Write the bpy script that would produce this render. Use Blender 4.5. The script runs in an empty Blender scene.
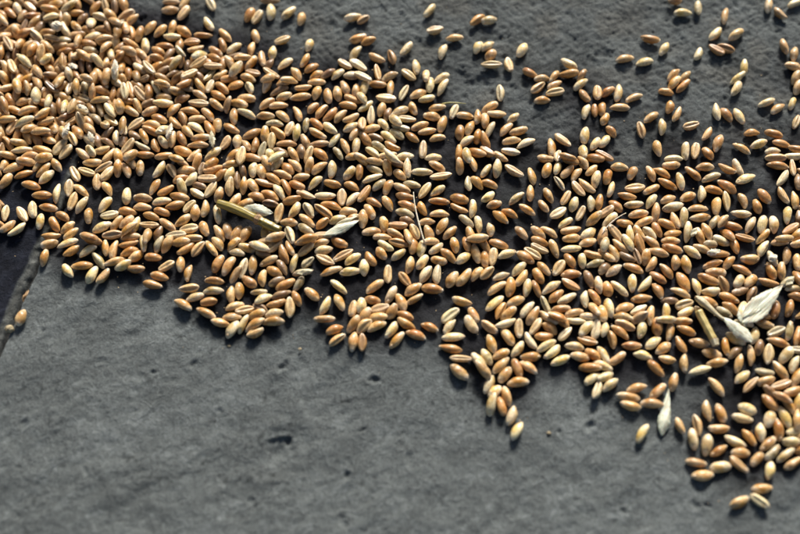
import bpy, math, random
import numpy as np
from mathutils import Vector, Matrix

# ------------------------------------------------------------------ camera, sky, sun, exposure
scene = bpy.context.scene
COL = scene.collection
TILT = math.radians(25); DIST = .372; W, H = 800, 534
FPX = 50 / 36 * W
CAM = np.array([0, -DIST * math.sin(TILT), DIST * math.cos(TILT)])
cam_d = bpy.data.cameras.new('camera'); cam = bpy.data.objects.new('camera', cam_d); COL.objects.link(cam)
cam.location = CAM.tolist(); cam.rotation_euler = (TILT, 0, 0)
cam_d.lens = 50; cam_d.sensor_width = 36; cam_d.clip_start = .01; cam_d.clip_end = 50
cam_d.dof.use_dof = True; cam_d.dof.focus_distance = .383; cam_d.dof.aperture_fstop = 5.6
scene.camera = cam

SUN_EL, SUN_AZ = math.radians(32), math.radians(10)      # azimuth measured from +Y towards +X
world = bpy.data.worlds.new('World'); scene.world = world; world.use_nodes = True
wn = world.node_tree.nodes; wl = world.node_tree.links
sky = wn.new('ShaderNodeTexSky'); sky.sky_type = 'NISHITA'; sky.sun_disc = False
sky.sun_elevation = SUN_EL; sky.sun_rotation = SUN_AZ; sky.air_density = 1.0; sky.dust_density = 3.0
bg = wn['Background']; bg.inputs['Strength'].default_value = .052
wl.new(sky.outputs[0], bg.inputs['Color'])
sd = bpy.data.lights.new('sun', 'SUN'); sun = bpy.data.objects.new('sun', sd); COL.objects.link(sun)
sd.energy = 4.3; sd.angle = math.radians(16); sd.color = (1, .965, .92)
sdir = Vector((math.sin(SUN_AZ) * math.cos(SUN_EL), math.cos(SUN_AZ) * math.cos(SUN_EL), math.sin(SUN_EL)))
sun.rotation_euler = sdir.to_track_quat('Z', 'Y').to_euler()
scene.view_settings.view_transform = 'Standard'; scene.view_settings.look = 'None'
scene.view_settings.exposure = 0.76; scene.view_settings.gamma = 1
scene.cycles.use_denoising = True

# ------------------------------------------------------------------ helpers
def ground(px, py, z=0.0):
    """where the point px,py of the 800x534 survey grid lies on the plane of height z (metres)"""
    d = np.array([px - W / 2, 0, 0.]) + np.array([0, math.cos(TILT), math.sin(TILT)]) * (H / 2 - py) - CAM / np.linalg.norm(CAM) * FPX
    return CAM + d * ((z - CAM[2]) / d[2])

def mesh_obj(name, V, F, mat, parent=None, smooth=True, cols=None, uv=None, origin=None):
    me = bpy.data.meshes.new(name)
    V = np.asarray(V, dtype=np.float64)
    if origin is not None: V = V - np.asarray(origin)
    F = np.asarray(F)
    me.vertices.add(len(V)); me.vertices.foreach_set('co', V.ravel())
    k = F.shape[1]
    me.loops.add(F.size); me.loops.foreach_set('vertex_index', F.ravel().astype(np.int32))
    me.polygons.add(len(F)); me.polygons.foreach_set('loop_start', (np.arange(len(F)) * k).astype(np.int32))
    me.update(calc_edges=True)
    if smooth: me.polygons.foreach_set('use_smooth', np.ones(len(F), bool))
    if cols is not None:
        a = me.color_attributes.new('tint', 'FLOAT_COLOR', 'POINT')
        c = np.ones((len(V), 4), np.float32); c[:, :cols.shape[1]] = cols
        a.data.foreach_set('color', c.ravel())
    if uv is not None:
        a = me.attributes.new('coat', 'FLOAT_VECTOR', 'POINT'); a.data.foreach_set('vector', uv.astype(np.float32).ravel())
    me.validate(); me.update()
    me.materials.append(mat)
    o = bpy.data.objects.new(name, me); COL.objects.link(o)
    if origin is not None: o.location = list(origin)
    if parent is not None: o.parent = parent
    return o

def tag(o, label=None, cat=None, group=None, kind=None):
    if label: o['label'] = label
    if cat: o['category'] = cat
    if group: o['group'] = group
    if kind: o['kind'] = kind
    return o

def new_mat(name):
    m = bpy.data.materials.new(name); m.use_nodes = True
    n = m.node_tree.nodes; return m, n, m.node_tree.links, n['Principled BSDF']

def grid_faces(nu, nv, wrap=True, base=0):
    """nu rings of nv verts; wrap closes each ring"""
    i = np.arange(nu - 1)[:, None]; j = np.arange(nv if wrap else nv - 1)[None]
    j2 = (j + 1) % nv
    return np.stack([i * nv + j, i * nv + j2, (i + 1) * nv + j2, (i + 1) * nv + j], -1).reshape(-1, 4) + base

NR = np.random.default_rng(11)
def lattice_noise(x, y, scale, seed, rot=0., stretch=1.):
    """smooth value noise, -1..1"""
    c, s = math.cos(rot), math.sin(rot)
    u = (x * c + y * s) / (scale * stretch); v = (-x * s + y * c) / scale
    r = np.random.default_rng(seed); T = r.uniform(-1, 1, (256, 256))
    iu = np.floor(u).astype(int); iv = np.floor(v).astype(int); fu = u - iu; fv = v - iv
    fu = fu * fu * fu * (fu * (fu * 6 - 15) + 10); fv = fv * fv * fv * (fv * (fv * 6 - 15) + 10)
    g = lambda a, b: T[a % 256, b % 256]
    return (g(iu, iv) * (1 - fu) + g(iu + 1, iv) * fu) * (1 - fv) + (g(iu, iv + 1) * (1 - fu) + g(iu + 1, iv + 1) * fu) * fv
def sstep(a, b, x):
    t = np.clip((x - a) / (b - a), 0, 1); return t * t * (3 - 2 * t)

# ------------------------------------------------------------------ materials
def stone_material():
    m, n, l, p = new_mat('grey_stone')
    at = n.new('ShaderNodeAttribute'); at.attribute_name = 'tint'
    tc = n.new('ShaderNodeTexCoord')
    def noise(scale, detail, rough=.6, dist=0):
        t = n.new('ShaderNodeTexNoise'); t.inputs['Scale'].default_value = scale; t.inputs['Detail'].default_value = detail
        t.inputs['Roughness'].default_value = rough; t.inputs['Distortion'].default_value = dist
        l.new(tc.outputs['Object'], t.inputs['Vector']); return t
    big = noise(45, 5, .6, .6); fine = noise(1500, 6, .75); mid = noise(330, 7, .68, 1.2)
    r1 = n.new('ShaderNodeMapRange'); r1.inputs['From Min'].default_value = .3; r1.inputs['From Max'].default_value = .7
    r1.inputs['To Min'].default_value = .82; r1.inputs['To Max'].default_value = 1.15; l.new(big.outputs[0], r1.inputs['Value'])
    r2 = n.new('ShaderNodeMapRange'); r2.inputs['From Min'].default_value = .3; r2.inputs['From Max'].default_value = .7
    r2.inputs['To Min'].default_value = .58; r2.inputs['To Max'].default_value = 1.42; l.new(fine.outputs[0], r2.inputs['Value'])
    mu = n.new('ShaderNodeMath'); mu.operation = 'MULTIPLY'; l.new(r1.outputs[0], mu.inputs[0]); l.new(r2.outputs[0], mu.inputs[1])
    r3 = n.new('ShaderNodeMapRange'); r3.inputs['From Min'].default_value = .35; r3.inputs['From Max'].default_value = .65
    r3.inputs['To Min'].default_value = .8; r3.inputs['To Max'].default_value = 1.2; l.new(mid.outputs[0], r3.inputs['Value'])
    mu2 = n.new('ShaderNodeMath'); mu2.operation = 'MULTIPLY'; l.new(mu.outputs[0], mu2.inputs[0]); l.new(r3.outputs[0], mu2.inputs[1])
    vm = n.new('ShaderNodeVectorMath'); vm.operation = 'SCALE'
    l.new(at.outputs['Color'], vm.inputs[0]); l.new(mu2.outputs[0], vm.inputs['Scale'])
    l.new(vm.outputs[0], p.inputs['Base Color'])
    p.inputs['Roughness'].default_value = .8
    p.inputs['Specular IOR Level'].default_value = .08
    b1 = n.new('ShaderNodeBump'); b1.inputs['Strength'].default_value = .7; b1.inputs['Distance'].default_value = .0010
    l.new(mid.outputs[0], b1.inputs['Height'])
    b2 = n.new('ShaderNodeBump'); b2.inputs['Strength'].default_value = .7; b2.inputs['Distance'].default_value = .00045
    l.new(fine.outputs[0], b2.inputs['Height']); l.new(b1.outputs[0], b2.inputs['Normal'])
    l.new(b2.outputs[0], p.inputs['Normal'])
    return m

def grain_material(name='wheat_bran', sss=.15, rough=.45):
    m, n, l, p = new_mat(name)
    at = n.new('ShaderNodeAttribute'); at.attribute_name = 'tint'
    co = n.new('ShaderNodeAttribute'); co.attribute_name = 'coat'
    mp = n.new('ShaderNodeMapping'); mp.inputs['Scale'].default_value = (3.2, 1.2, 1); l.new(co.outputs['Vector'], mp.inputs['Vector'])
    st = n.new('ShaderNodeTexNoise'); st.inputs['Scale'].default_value = 2.6; st.inputs['Detail'].default_value = 4; st.inputs['Roughness'].default_value = .65
    l.new(mp.outputs[0], st.inputs['Vector'])
    blot = n.new('ShaderNodeTexNoise'); blot.inputs['Scale'].default_value = 1.3; blot.inputs['Detail'].default_value = 3
    l.new(co.outputs['Vector'], blot.inputs['Vector'])
    r = n.new('ShaderNodeMapRange'); r.inputs['From Min'].default_value = .3; r.inputs['From Max'].default_value = .7
    r.inputs['To Min'].default_value = .6; r.inputs['To Max'].default_value = 1.32; l.new(st.outputs[0], r.inputs['Value'])
    vm = n.new('ShaderNodeVectorMath'); vm.operation = 'SCALE'; l.new(at.outputs['Color'], vm.inputs[0]); l.new(r.outputs[0], vm.inputs['Scale'])
    mx = n.new('ShaderNodeMix'); mx.data_type = 'RGBA'; mx.blend_type = 'MULTIPLY'
    r2 = n.new('ShaderNodeMapRange'); r2.inputs['From Min'].default_value = .5; r2.inputs['From Max'].default_value = .72
    l.new(blot.outputs[0], r2.inputs['Value']); l.new(r2.outputs[0], mx.inputs[0])
    l.new(vm.outputs[0], mx.inputs[6]); mx.inputs[7].default_value = (.78, .62, .5, 1)
    l.new(mx.outputs[2], p.inputs['Base Color'])
    p.inputs['Roughness'].default_value = rough
    p.inputs['Specular IOR Level'].default_value = .5
    p.inputs['Coat Weight'].default_value = .4; p.inputs['Coat Roughness'].default_value = .22
    p.inputs['Subsurface Weight'].default_value = sss; p.inputs['Subsurface Radius'].default_value = (1, .58, .22)
    p.inputs['Subsurface Scale'].default_value = .0007
    b = n.new('ShaderNodeBump'); b.inputs['Strength'].default_value = .6; b.inputs['Distance'].default_value = .0002
    l.new(st.outputs[0], b.inputs['Height']); l.new(b.outputs[0], p.inputs['Normal'])
    return m

def fibre_material(name, c1, c2, rough=.55, trans=.0, along=(90, 2300, 2300)):
    """dry straw and chaff: streaks along the local X axis"""
    m, n, l, p = new_mat(name)
    tc = n.new('ShaderNodeTexCoord'); mp = n.new('ShaderNodeMapping'); mp.inputs['Scale'].default_value = along
    l.new(tc.outputs['Object'], mp.inputs['Vector'])
    t = n.new('ShaderNodeTexNoise'); t.inputs['Scale'].default_value = 1.6; t.inputs['Detail'].default_value = 5; l.new(mp.outputs[0], t.inputs['Vector'])
    cr = n.new('ShaderNodeValToRGB'); cr.color_ramp.elements[0].position = .38; cr.color_ramp.elements[1].position = .62
    cr.color_ramp.elements[0].color = (*c1, 1); cr.color_ramp.elements[1].color = (*c2, 1)
    l.new(t.outputs[0], cr.inputs[0]); l.new(cr.outputs[0], p.inputs['Base Color'])
    p.inputs['Roughness'].default_value = rough
    b = n.new('ShaderNodeBump'); b.inputs['Strength'].default_value = .5; b.inputs['Distance'].default_value = .0001
    l.new(t.outputs[0], b.inputs['Height']); l.new(b.outputs[0], p.inputs['Normal'])
    if trans:
        p.inputs['Subsurface Weight'].default_value = trans; p.inputs['Subsurface Scale'].default_value = .0006
    return m
M_STONE = stone_material()
M_GRAIN = grain_material()
M_GERM = grain_material('wheat_germ', .1, .45)
M_HUSK = fibre_material('dry_husk', (.40, .33, .20), (.80, .75, .60), .5, .3)
M_HUSKB = fibre_material('tan_husk', (.40, .32, .17), (.70, .62, .42), .5, .15)
M_STRAW = fibre_material('yellow_straw', (.34, .25, .07), (.60, .48, .20), .4)
M_STALK = fibre_material('olive_stalk', (.17, .12, .022), (.33, .25, .05), .38)
M_NODE = fibre_material('stalk_joint', (.16, .09, .035), (.42, .26, .12), .6)
M_AWN = fibre_material('green_awn', (.20, .19, .05), (.42, .38, .14), .5)
M_CHAFF = fibre_material('chaff_flake', (.46, .36, .22), (.80, .72, .56), .6, .1)
M_PEBBLE = fibre_material('pebble', (.22, .17, .09), (.42, .34, .2), .7, 0, (400, 400, 400))

# ------------------------------------------------------------------ the stone floor
DATA = """n-14759,10824,152,-153,19,8,93 p-14316,10617,122,-62,-7,67,85 n-13816,10621,201,-42,-4,151,85 n-12924,10770,172,178,-22,345,104 
o-14579,10420,133,-43,4,29,104 n-14724,9963,301,-52,2,64,102 o-13040,10452,309,174,16,316,99 p-12344,10614,284,-143,-10,321,103 
o-12135,10409,137,176,-9,279,102 o-11413,10642,131,59,5,334,100 c-11040,10741,136,-75,-14,198,95 b-10671,10642,143,96,20,142,87 
p-11167,10235,127,-19,-8,225,91 p-11458,9946,192,-83,27,349,101 p-12922,10096,322,-166,-3,60,93 o-13691,10266,160,26,-20,55,97 
n-13563,9989,141,-128,-9,352,108 b-13349,9776,126,-110,7,339,90 p-12830,9830,145,137,-12,303,108 n-12025,9780,166,129,-17,349,110 
n-12405,10114,133,98,17,46,85 b-11823,10152,118,-124,-6,347,82 b-13947,9796,128,-103,-6,158,96 n-14165,9460,196,108,33,4,93 
n-14543,9303,195,30,-28,318,102 p-13424,9319,176,140,23,150,106 n-12765,9116,351,-14,-2,227,95 p-12408,9644,137,-61,-6,95,107 
c-14293,8830,384,-59,3,194,114 n-13912,8921,289,81,-30,43,106 o-13835,9325,346,-158,-23,3,92 n-13700,8794,177,-129,-27,345,97 
o-13433,8613,333,73,-5,28,94 g-12456,9150,135,-176,-6,15,105 n-12892,8754,311,139,14,355,97 o-12307,8635,164,-175,-22,325,93 
n-11803,8999,330,-94,10,306,99 p-11302,9343,135,-157,5,26,104 n-10823,9025,410,15,3,266,96 g-11350,8720,126,162,-3,357,94 
b-10757,9551,340,112,15,347,93 b-10482,9766,127,-41,-5,31,98 n-10518,9792,451,-41,24,328,106 p-10482,9105,132,94,5,74,103 
n-10754,8720,338,62,-15,297,95 p-10592,8549,172,-67,22,345,104 n-11775,8399,229,52,-31,159,92 n-11469,8304,366,-32,-20,38,107 
p-10985,8117,314,132,16,45,103 n-13075,8439,366,-97,-20,149,100 p-12846,8179,346,-128,-4,3,82 p-13630,8116,336,-42,-13,307,114 
b-14083,8515,143,-95,-14,34,103 c-14017,7823,370,118,-11,187,111 o-14563,8523,286,94,1,339,100 b-14341,8407,137,99,-11,316,97 
n-14287,7815,174,113,20,29,114 n-13625,7824,132,131,10,132,94 n-13099,7651,357,-57,2,358,104 o-12241,8074,344,-80,-5,132,103 
n-12760,7936,129,132,-3,1,100 b-11603,8016,127,100,-3,298,95 b-11317,7995,122,110,-6,18,86 n-10983,7724,136,-71,6,31,104 p-11969,7571,254,110,14,26,91 
b-11956,7963,188,-23,24,278,106 b-12602,7541,229,21,-38,69,99 n-11245,7221,541,147,-17,334,93 n-10674,8142,123,86,-9,62,83 
n-10572,7405,397,-97,-8,351,100 p-10289,7588,376,-82,4,305,105 n-13814,7429,137,-115,14,337,92 n-13504,7367,185,-142,-23,24,112 
n-12337,7386,164,-132,-21,240,101 n-14285,7403,197,114,32,46,96 o-10213,8213,378,-127,-19,15,89 b-13243,8277,125,-86,-2,32,92 
n-8596,10938,129,0,0,327,98 n-8062,10936,133,-111,0,224,104 p-7095,10827,136,118,0,157,109 n-8589,10533,130,-174,0,339,99 
c-8071,10410,134,-116,0,181,106 n-10214,10272,137,38,0,224,110 n-9987,10057,137,-130,-10,40,104 o-9921,9517,128,-74,4,229,97 
n-10176,9667,281,-64,10,342,104 b-10226,9379,129,-27,10,1,89 n-9268,9727,132,60,0,344,102 n-8879,9592,130,54,0,47,99 n-8439,9767,124,82,0,6,91 
o-8003,9556,133,141,0,331,104 p-7112,9898,131,-57,0,85,102 o-7269,9386,133,174,0,335,105 o-7664,9104,123,6,0,169,89 p-8401,9282,163,165,-17,242,110 
n-6465,9384,136,131,0,331,108 o-6520,8952,128,110,0,19,96 p-6097,8816,130,-138,0,355,100 n-9877,8951,198,159,30,309,99 p-9356,8924,131,99,-1,355,101 
o-8652,8915,141,168,-9,317,105 g-8001,8498,347,128,2,267,89 o-8870,8682,124,147,0,300,90 n-9889,8510,393,-19,-4,35,97 o-10054,8389,175,143,20,33,113 
n-9496,8549,128,-44,4,37,96 o-8840,8301,184,172,32,127,91 n-7498,8766,125,-162,0,218,92 p-7293,8384,301,-142,27,359,102 n-7305,8031,300,34,9,181,108 
n-6772,8665,125,-37,-5,23,93 o-6792,8357,171,147,-22,300,100 c-6772,7900,301,-2,1,172,103 n-6168,8129,168,-56,-21,329,102 
b-5990,8449,124,-170,-4,320,94 p-5934,7773,329,-123,-6,328,109 p-8173,8040,277,-132,-27,329,106 p-9472,7892,134,143,9,312,96 
c-9082,7777,359,-51,5,175,114 o-8888,7964,150,-160,-21,288,89 o-9865,7717,124,-77,6,331,89 n-10122,7963,181,95,-23,47,107 
b-8214,7681,155,-139,20,346,94 b-7747,8024,126,91,-5,9,91 c-7586,7472,420,-142,10,182,103 c-6891,7589,154,60,-15,169,107 
b-9254,7392,194,177,-36,182,90 n-6520,7628,129,40,-6,34,94 b-7211,7825,116,-173,-1,333,85 n-6198,7465,125,-172,4,310,92 b-7242,7520,139,136,19,25,87 
b-8438,8552,140,60,-12,308,101 b-8641,7793,128,40,6,346,95 b-8084,7390,244,-136,-34,23,97 n-14129,7037,180,-136,27,240,95 
n-13727,7007,378,-73,4,336,107 n-13359,6915,342,102,18,121,87 n-13046,7193,281,124,-9,60,102 b-12497,6956,333,139,6,190,98 
n-12227,7152,412,-108,14,41,94 c-11927,7036,136,88,-13,186,94 n-11613,6991,363,-83,-5,340,103 b-11213,7421,125,-8,-8,18,88 
g-11382,7046,124,101,8,57,87 n-11004,6744,331,-95,-38,73,99 n-10666,7282,129,-64,9,248,90 p-10235,7277,170,137,-22,297,100 
n-14056,6177,379,110,3,21,114 o-14001,6571,127,123,0,342,95 p-12992,6607,368,-82,-1,331,108 n-13474,6494,123,19,-3,349,91 b-12935,6818,121,69,2,323,93 
p-12513,6360,381,-92,12,313,99 n-12104,6683,125,163,3,352,97 c-11425,6641,139,-23,6,177,107 n-10716,6424,333,0,15,328,114 
o-10321,6825,130,88,-6,118,98 n-13724,6097,136,157,1,9,108 n-13237,5994,327,-157,-3,73,101 p-11941,6195,277,-90,17,294,106 
n-11659,6136,344,75,1,150,95 b-12378,6066,146,97,20,70,88 p-11374,6105,132,162,-6,356,99 n-10695,6134,126,-64,5,248,93 p-10301,6014,293,123,5,239,101 
n-9968,6181,308,-85,-11,310,91 n-13920,5604,333,8,2,3,99 n-12643,5819,373,-133,8,263,100 p-13253,5482,375,30,7,337,114 
n-12523,5563,260,-174,-25,206,112 n-13750,5418,132,-111,4,137,102 n-13054,5247,313,29,-17,347,95 n-12627,5090,394,6,3,353,103 
c-11302,5573,229,-72,-34,188,108 g-10839,5782,126,139,-5,93,92 n-10953,5231,277,131,-3,352,92 c-10429,5452,214,-50,40,167,88 
n-12256,5352,173,117,-23,351,98 b-11853,5824,184,37,-24,41,106 c-10266,5674,130,139,-4,203,100 o-12798,4911,132,125,4,330,102 
n-12364,4848,157,157,-17,44,101 c-11539,4942,134,123,-4,151,105 n-11396,5212,138,127,-7,13,104 n-11840,5097,275,-66,-8,348,84 
n-14071,5228,142,-71,-15,111,98 o-13759,4714,139,128,11,125,101 n-13377,4727,180,179,26,344,98 c-11946,4585,138,62,-4,190,111 
c-11722,4379,129,59,0,166,99 n-12546,4472,136,-12,-6,36,106 p-13259,4452,144,10,-7,292,114 n-13689,4232,168,173,24,331,97 
n-12955,4247,129,-170,-4,45,99 n-11113,4306,128,-39,0,142,97 g-10952,4867,136,130,-9,358,99 n-10425,4465,121,-166,-8,219,83 
p-10851,4428,126,123,-7,339,90 p-10015,4988,135,-78,8,63,98 b-10338,5136,132,-125,-10,69,99 n-10187,4232,134,58,-5,123,103 
n-12385,4066,302,26,-20,26,93 b-10654,4877,134,115,-5,38,104 b-10244,4745,145,149,17,70,94 n-9852,4215,135,-77,-13,331,94 
p-9850,6768,361,103,2,165,105 o-9728,6973,136,-71,1,144,109 c-9347,6784,159,133,19,181,101 p-8798,7050,160,-59,-24,277,89 n-8535,7101,380,-17,0,319,95 
o-7719,7083,390,-137,16,259,100 n-7226,7161,155,-54,-17,5,106 c-6863,7139,129,-106,7,170,94 o-6422,7083,131,-43,0,22,101 o-5940,7187,123,24,0,341,90 
n-8033,6890,167,168,23,355,99 n-8487,6687,124,172,-6,323,89 n-7200,6775,127,-37,-1,328,95 o-7830,6618,122,-151,-5,7,87 o-9766,6480,134,-169,13,3,92 
n-9393,6292,144,116,19,116,87 b-9020,6417,115,27,-2,236,80 p-8488,6399,145,1,-9,69,110 c-7206,6407,138,-6,0,174,111 n-6579,6343,132,-42,-5,4,102 
n-6164,6320,192,-105,-30,61,96 n-5786,6393,143,-20,11,350,110 n-8903,6076,129,-148,5,274,97 n-8096,6126,132,53,0,308,102 o-7499,6079,136,173,5,84,107 
n-6824,5936,131,128,0,48,101 n-9622,6084,137,-34,3,357,110 o-8565,5760,129,-27,0,334,98 n-8817,5530,129,-6,-2,309,98 o-8003,5589,131,-48,4,123,100 
o-7715,5755,125,115,-5,108,90 n-7211,5740,124,-174,0,110,91 p-7207,5370,135,147,0,71,107 n-6475,5504,121,-86,0,2,86 n-5926,5870,135,-86,0,18,107 
c-9373,5532,133,44,-4,185,104 n-9756,5310,433,-93,0,343,108 c-9798,5354,147,-65,11,174,108 o-5984,5347,133,-32,4,26,104 o-6754,5367,139,-61,0,356,112 
n-7524,5231,135,-49,9,30,98 o-7712,4941,129,119,-1,11,98 n-7040,4955,138,6,7,28,107 p-8357,5266,170,28,-23,350,96 n-9048,5043,137,-65,5,343,108 
o-8801,5234,163,-24,-20,332,104 b-9397,5068,132,140,-13,341,90 p-8354,4819,124,125,3,345,91 o-8603,4639,119,112,0,240,84 
n-7097,4656,140,-179,-3,66,113 n-6127,4763,122,-117,-5,190,88 p-5730,4820,124,-88,1,348,92 g-9056,4610,132,147,-6,249,100 
c-9554,4596,140,-125,-10,180,106 o-7623,4423,131,-22,-1,11,101 o-8936,4263,130,174,-2,326,100 n-8274,4219,127,12,0,19,96 
n-9375,4145,327,-133,12,325,92 n-7777,3990,366,-22,10,20,93 n-7174,4250,133,-129,5,226,103 p-6560,4297,137,42,5,33,109 n-5830,4263,136,-135,-6,43,108 
n-8036,4908,129,88,1,327,99 b-9753,4853,123,-95,13,328,80 b-7766,7084,127,-14,3,339,97 o-6544,6749,129,-32,5,66,98 n-13788,3864,125,-100,14,309,80 
n-13454,3734,144,29,-11,317,109 n-13030,3977,175,178,22,356,101 n-12598,3872,130,72,-5,121,98 n-12395,3651,131,49,5,46,100 
n-11980,3863,131,129,-5,338,100 o-13059,3490,131,24,-4,288,101 n-13630,3224,130,60,-1,51,100 p-12249,3391,131,-132,0,345,101 
o-12724,3033,132,164,0,70,103 o-12311,2663,131,180,0,351,102 p-11810,2717,140,89,0,299,114 c-11417,2939,132,-87,0,167,103 
c-11279,3493,129,122,0,182,98 c-10875,3583,128,158,0,185,97 n-10737,3944,131,1,0,357,102 n-10319,3774,130,36,-2,204,100 
c-10152,3516,138,-121,9,192,104 n-10470,3177,129,-84,0,140,98 n-10096,2929,129,126,0,72,98 n-10986,2853,134,142,5,39,105 
n-11225,2424,137,-101,0,149,109 p-10901,2299,134,-118,-6,338,104 p-10105,2312,130,-122,0,336,100 n-10621,1881,124,-83,0,0,90 
p-13472,1967,125,-90,0,130,92 n-12873,1907,130,123,0,216,99 p-12559,2109,130,-78,0,122,99 o-12041,2179,129,-11,0,323,98 p-12238,1662,125,-91,0,5,92 
o-11740,1534,129,123,0,333,98 o-11489,1855,119,-31,0,243,84 n-11282,1426,123,47,0,17,90 n-11130,1184,126,-133,4,355,93 p-12967,1331,134,-138,0,232,105 
n-13302,1451,127,-136,4,310,94 p-9906,1892,126,11,0,176,94 p-10122,1425,133,27,6,343,103 n-9636,1578,129,59,5,4,98 n-9718,1143,134,-174,-2,157,106 
o-10409,909,400,159,0,358,101 o-11793,1080,130,1,1,105,100 n-9814,3716,160,-92,-20,358,97 n-9509,3661,133,-63,4,307,104 n-9047,3761,125,-84,0,29,93 
n-9400,3971,121,130,-4,57,87 p-8353,3669,135,-117,0,289,107 n-7922,3631,128,-61,5,226,95 n-7632,3989,129,144,-3,256,99 n-7448,3624,149,180,-15,338,103 
n-7080,3930,175,71,22,356,106 b-6894,3698,115,81,-3,166,80 o-6575,3941,139,-133,15,337,91 o-6481,3661,140,-158,7,226,108 
o-6220,3481,126,-130,-11,57,86 c-6670,3310,148,172,-13,187,105 p-7211,3289,132,60,-6,49,98 o-7584,3319,126,24,-5,354,92 p-7519,2961,175,110,25,11,99 
p-5906,3492,123,-115,-6,287,87 c-5879,2987,145,87,13,228,105 c-6521,2876,138,-116,4,180,111 b-6925,3029,122,-17,9,335,82 n-6227,2695,126,76,0,45,93 
b-5642,3262,131,-86,-5,114,101 n-8473,2987,131,-112,0,35,101 o-8072,2841,127,35,0,133,96 o-7587,2596,138,-15,5,29,109 c-6980,2726,122,-32,-3,152,88 
p-9394,2634,129,92,0,328,98 n-8844,2546,130,174,0,298,99 p-8174,2430,129,-168,0,6,98 o-7682,2258,135,21,-5,53,104 c-7226,2226,122,52,-3,174,88 
n-6650,2139,129,-95,0,295,99 n-6985,1991,125,88,5,24,93 p-6224,1932,137,-77,0,343,110 n-5681,2398,135,56,0,63,106 n-8811,2199,125,0,0,289,93 
o-8136,2030,123,-18,-4,5,90 o-9307,2035,129,170,-2,330,98 o-8479,1856,125,-21,4,252,92 n-9294,1629,126,49,-4,350,94 c-8501,1502,140,173,-9,189,105 
p-8981,1512,129,-110,-6,335,97 n-7895,1518,139,140,-4,339,112 n-7384,1677,129,41,1,25,99 c-7158,1369,128,8,5,181,97 n-6645,1377,123,-64,0,22,90 
n-5841,1316,127,-80,4,336,95 p-7571,1130,144,3,10,181,109 n-6110,1194,132,121,5,30,103 n-8498,1017,326,-92,20,302,109 n-9151,1275,345,43,6,313,108 
n-9105,1058,134,5,6,346,103 b-8180,1200,119,70,3,315,88 n-5535,1189,131,-121,-7,340,97 n-5866,3901,134,-168,8,16,99 p-5431,7097,124,-67,6,233,88 
p-4820,7167,132,77,-4,79,103 n-4194,7307,124,22,-4,327,91 n-3013,7316,129,2,-4,328,98 n-1984,7087,126,112,0,21,95 n-5523,6620,132,-3,5,14,103 
b-4349,6944,138,30,0,336,111 p-4167,6709,124,24,0,67,91 n-3499,7073,129,-174,0,236,98 n-3564,6680,140,-168,0,338,114 n-3005,6863,124,75,0,344,91 
n-2597,6732,128,-76,0,37,97 n-2248,6828,129,100,0,12,98 o-1695,6571,132,158,7,223,101 n-1574,6991,121,-101,4,318,86 n-4786,6397,131,41,0,245,101 
n-4344,6306,133,-172,4,64,103 p-5461,5962,140,152,0,34,114 n-4790,5875,129,0,0,331,98 n-4176,5876,126,-43,0,343,94 n-3645,5968,130,-67,0,269,99 
n-3120,6230,116,46,0,262,80 n-2819,6062,131,56,0,252,101 o-2471,5908,137,51,-2,61,110 n-2139,5870,129,50,0,268,98 o-1862,6328,129,-12,0,271,98 
n-1743,5781,128,29,0,126,97 g-4450,5565,126,174,0,25,95 c-3913,5345,125,-110,0,189,92 p-3651,5181,139,84,0,21,112 g-3336,5502,124,83,0,333,90 
o-2969,5560,127,-44,1,7,95 n-2922,5132,138,-33,0,35,111 p-2489,5358,133,137,-6,327,101 p-1730,5397,131,34,-7,335,97 o-5211,5120,142,-146,7,328,111 
n-4772,5124,130,87,3,340,100 o-4312,5158,134,137,-4,131,106 c-4535,4838,130,-91,-6,197,97 n-5398,4674,122,123,-6,27,85 o-5079,4689,130,-96,4,305,100 
o-3993,4719,137,-179,1,60,109 n-3335,4818,128,116,6,18,95 n-2829,4709,131,10,-4,358,101 g-2300,4875,130,-119,5,35,99 n-1933,4632,131,-67,0,333,101 
p-1540,4669,134,-97,7,358,101 g-4836,4465,132,-105,-8,153,99 b-4172,4383,127,-25,-5,356,94 g-2163,4331,123,122,0,359,90 n-3727,4281,137,-57,-7,16,107 
c-3202,4249,141,74,10,216,108 o-2785,4294,132,136,-4,2,102 c-5540,4129,298,84,0,192,107 p-4545,4261,117,-74,-6,333,80 p-4284,4052,382,-145,0,91,103 
b-3469,4423,127,95,-5,348,93 n-1643,4209,120,14,-6,15,84 o-5190,4147,149,-16,11,9,114 n-1585,5139,139,-127,11,15,101 p-5112,3675,130,-90,6,45,97 
n-4817,3606,127,103,-4,21,96 n-4657,3922,133,111,7,14,101 p-4300,3915,130,63,-3,354,101 o-3915,3741,121,-43,-5,336,87 n-3655,3850,129,-45,-6,296,96 
n-3163,3796,168,76,22,28,102 n-2812,3765,133,-138,1,30,103 p-2356,3699,135,-93,0,322,107 p-1755,3537,125,55,0,44,93 o-1413,3584,126,91,0,39,94 
n-4080,3486,135,-20,-7,244,102 b-5457,3612,124,104,8,22,89 n-5396,3035,139,85,11,13,100 n-5081,3032,126,121,-5,21,93 o-4684,3133,136,-14,-8,144,103 
o-4379,3319,131,-36,-6,318,99 o-3921,2977,134,116,6,85,103 p-4158,2804,135,-55,-8,310,101 o-3570,3053,126,-26,4,18,93 n-3425,3372,124,10,6,43,90 
p-2939,3164,131,-130,0,30,101 o-2342,3108,126,163,0,301,94 o-1666,3021,122,152,0,91,88 o-4917,2617,128,-15,-5,351,95 o-4457,2662,134,151,1,10,105 
n-3232,2673,138,154,-5,221,108 o-3690,2467,135,-164,-6,303,105 p-2573,2620,139,178,-6,353,111 c-2003,2576,130,-89,0,166,99 
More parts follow.
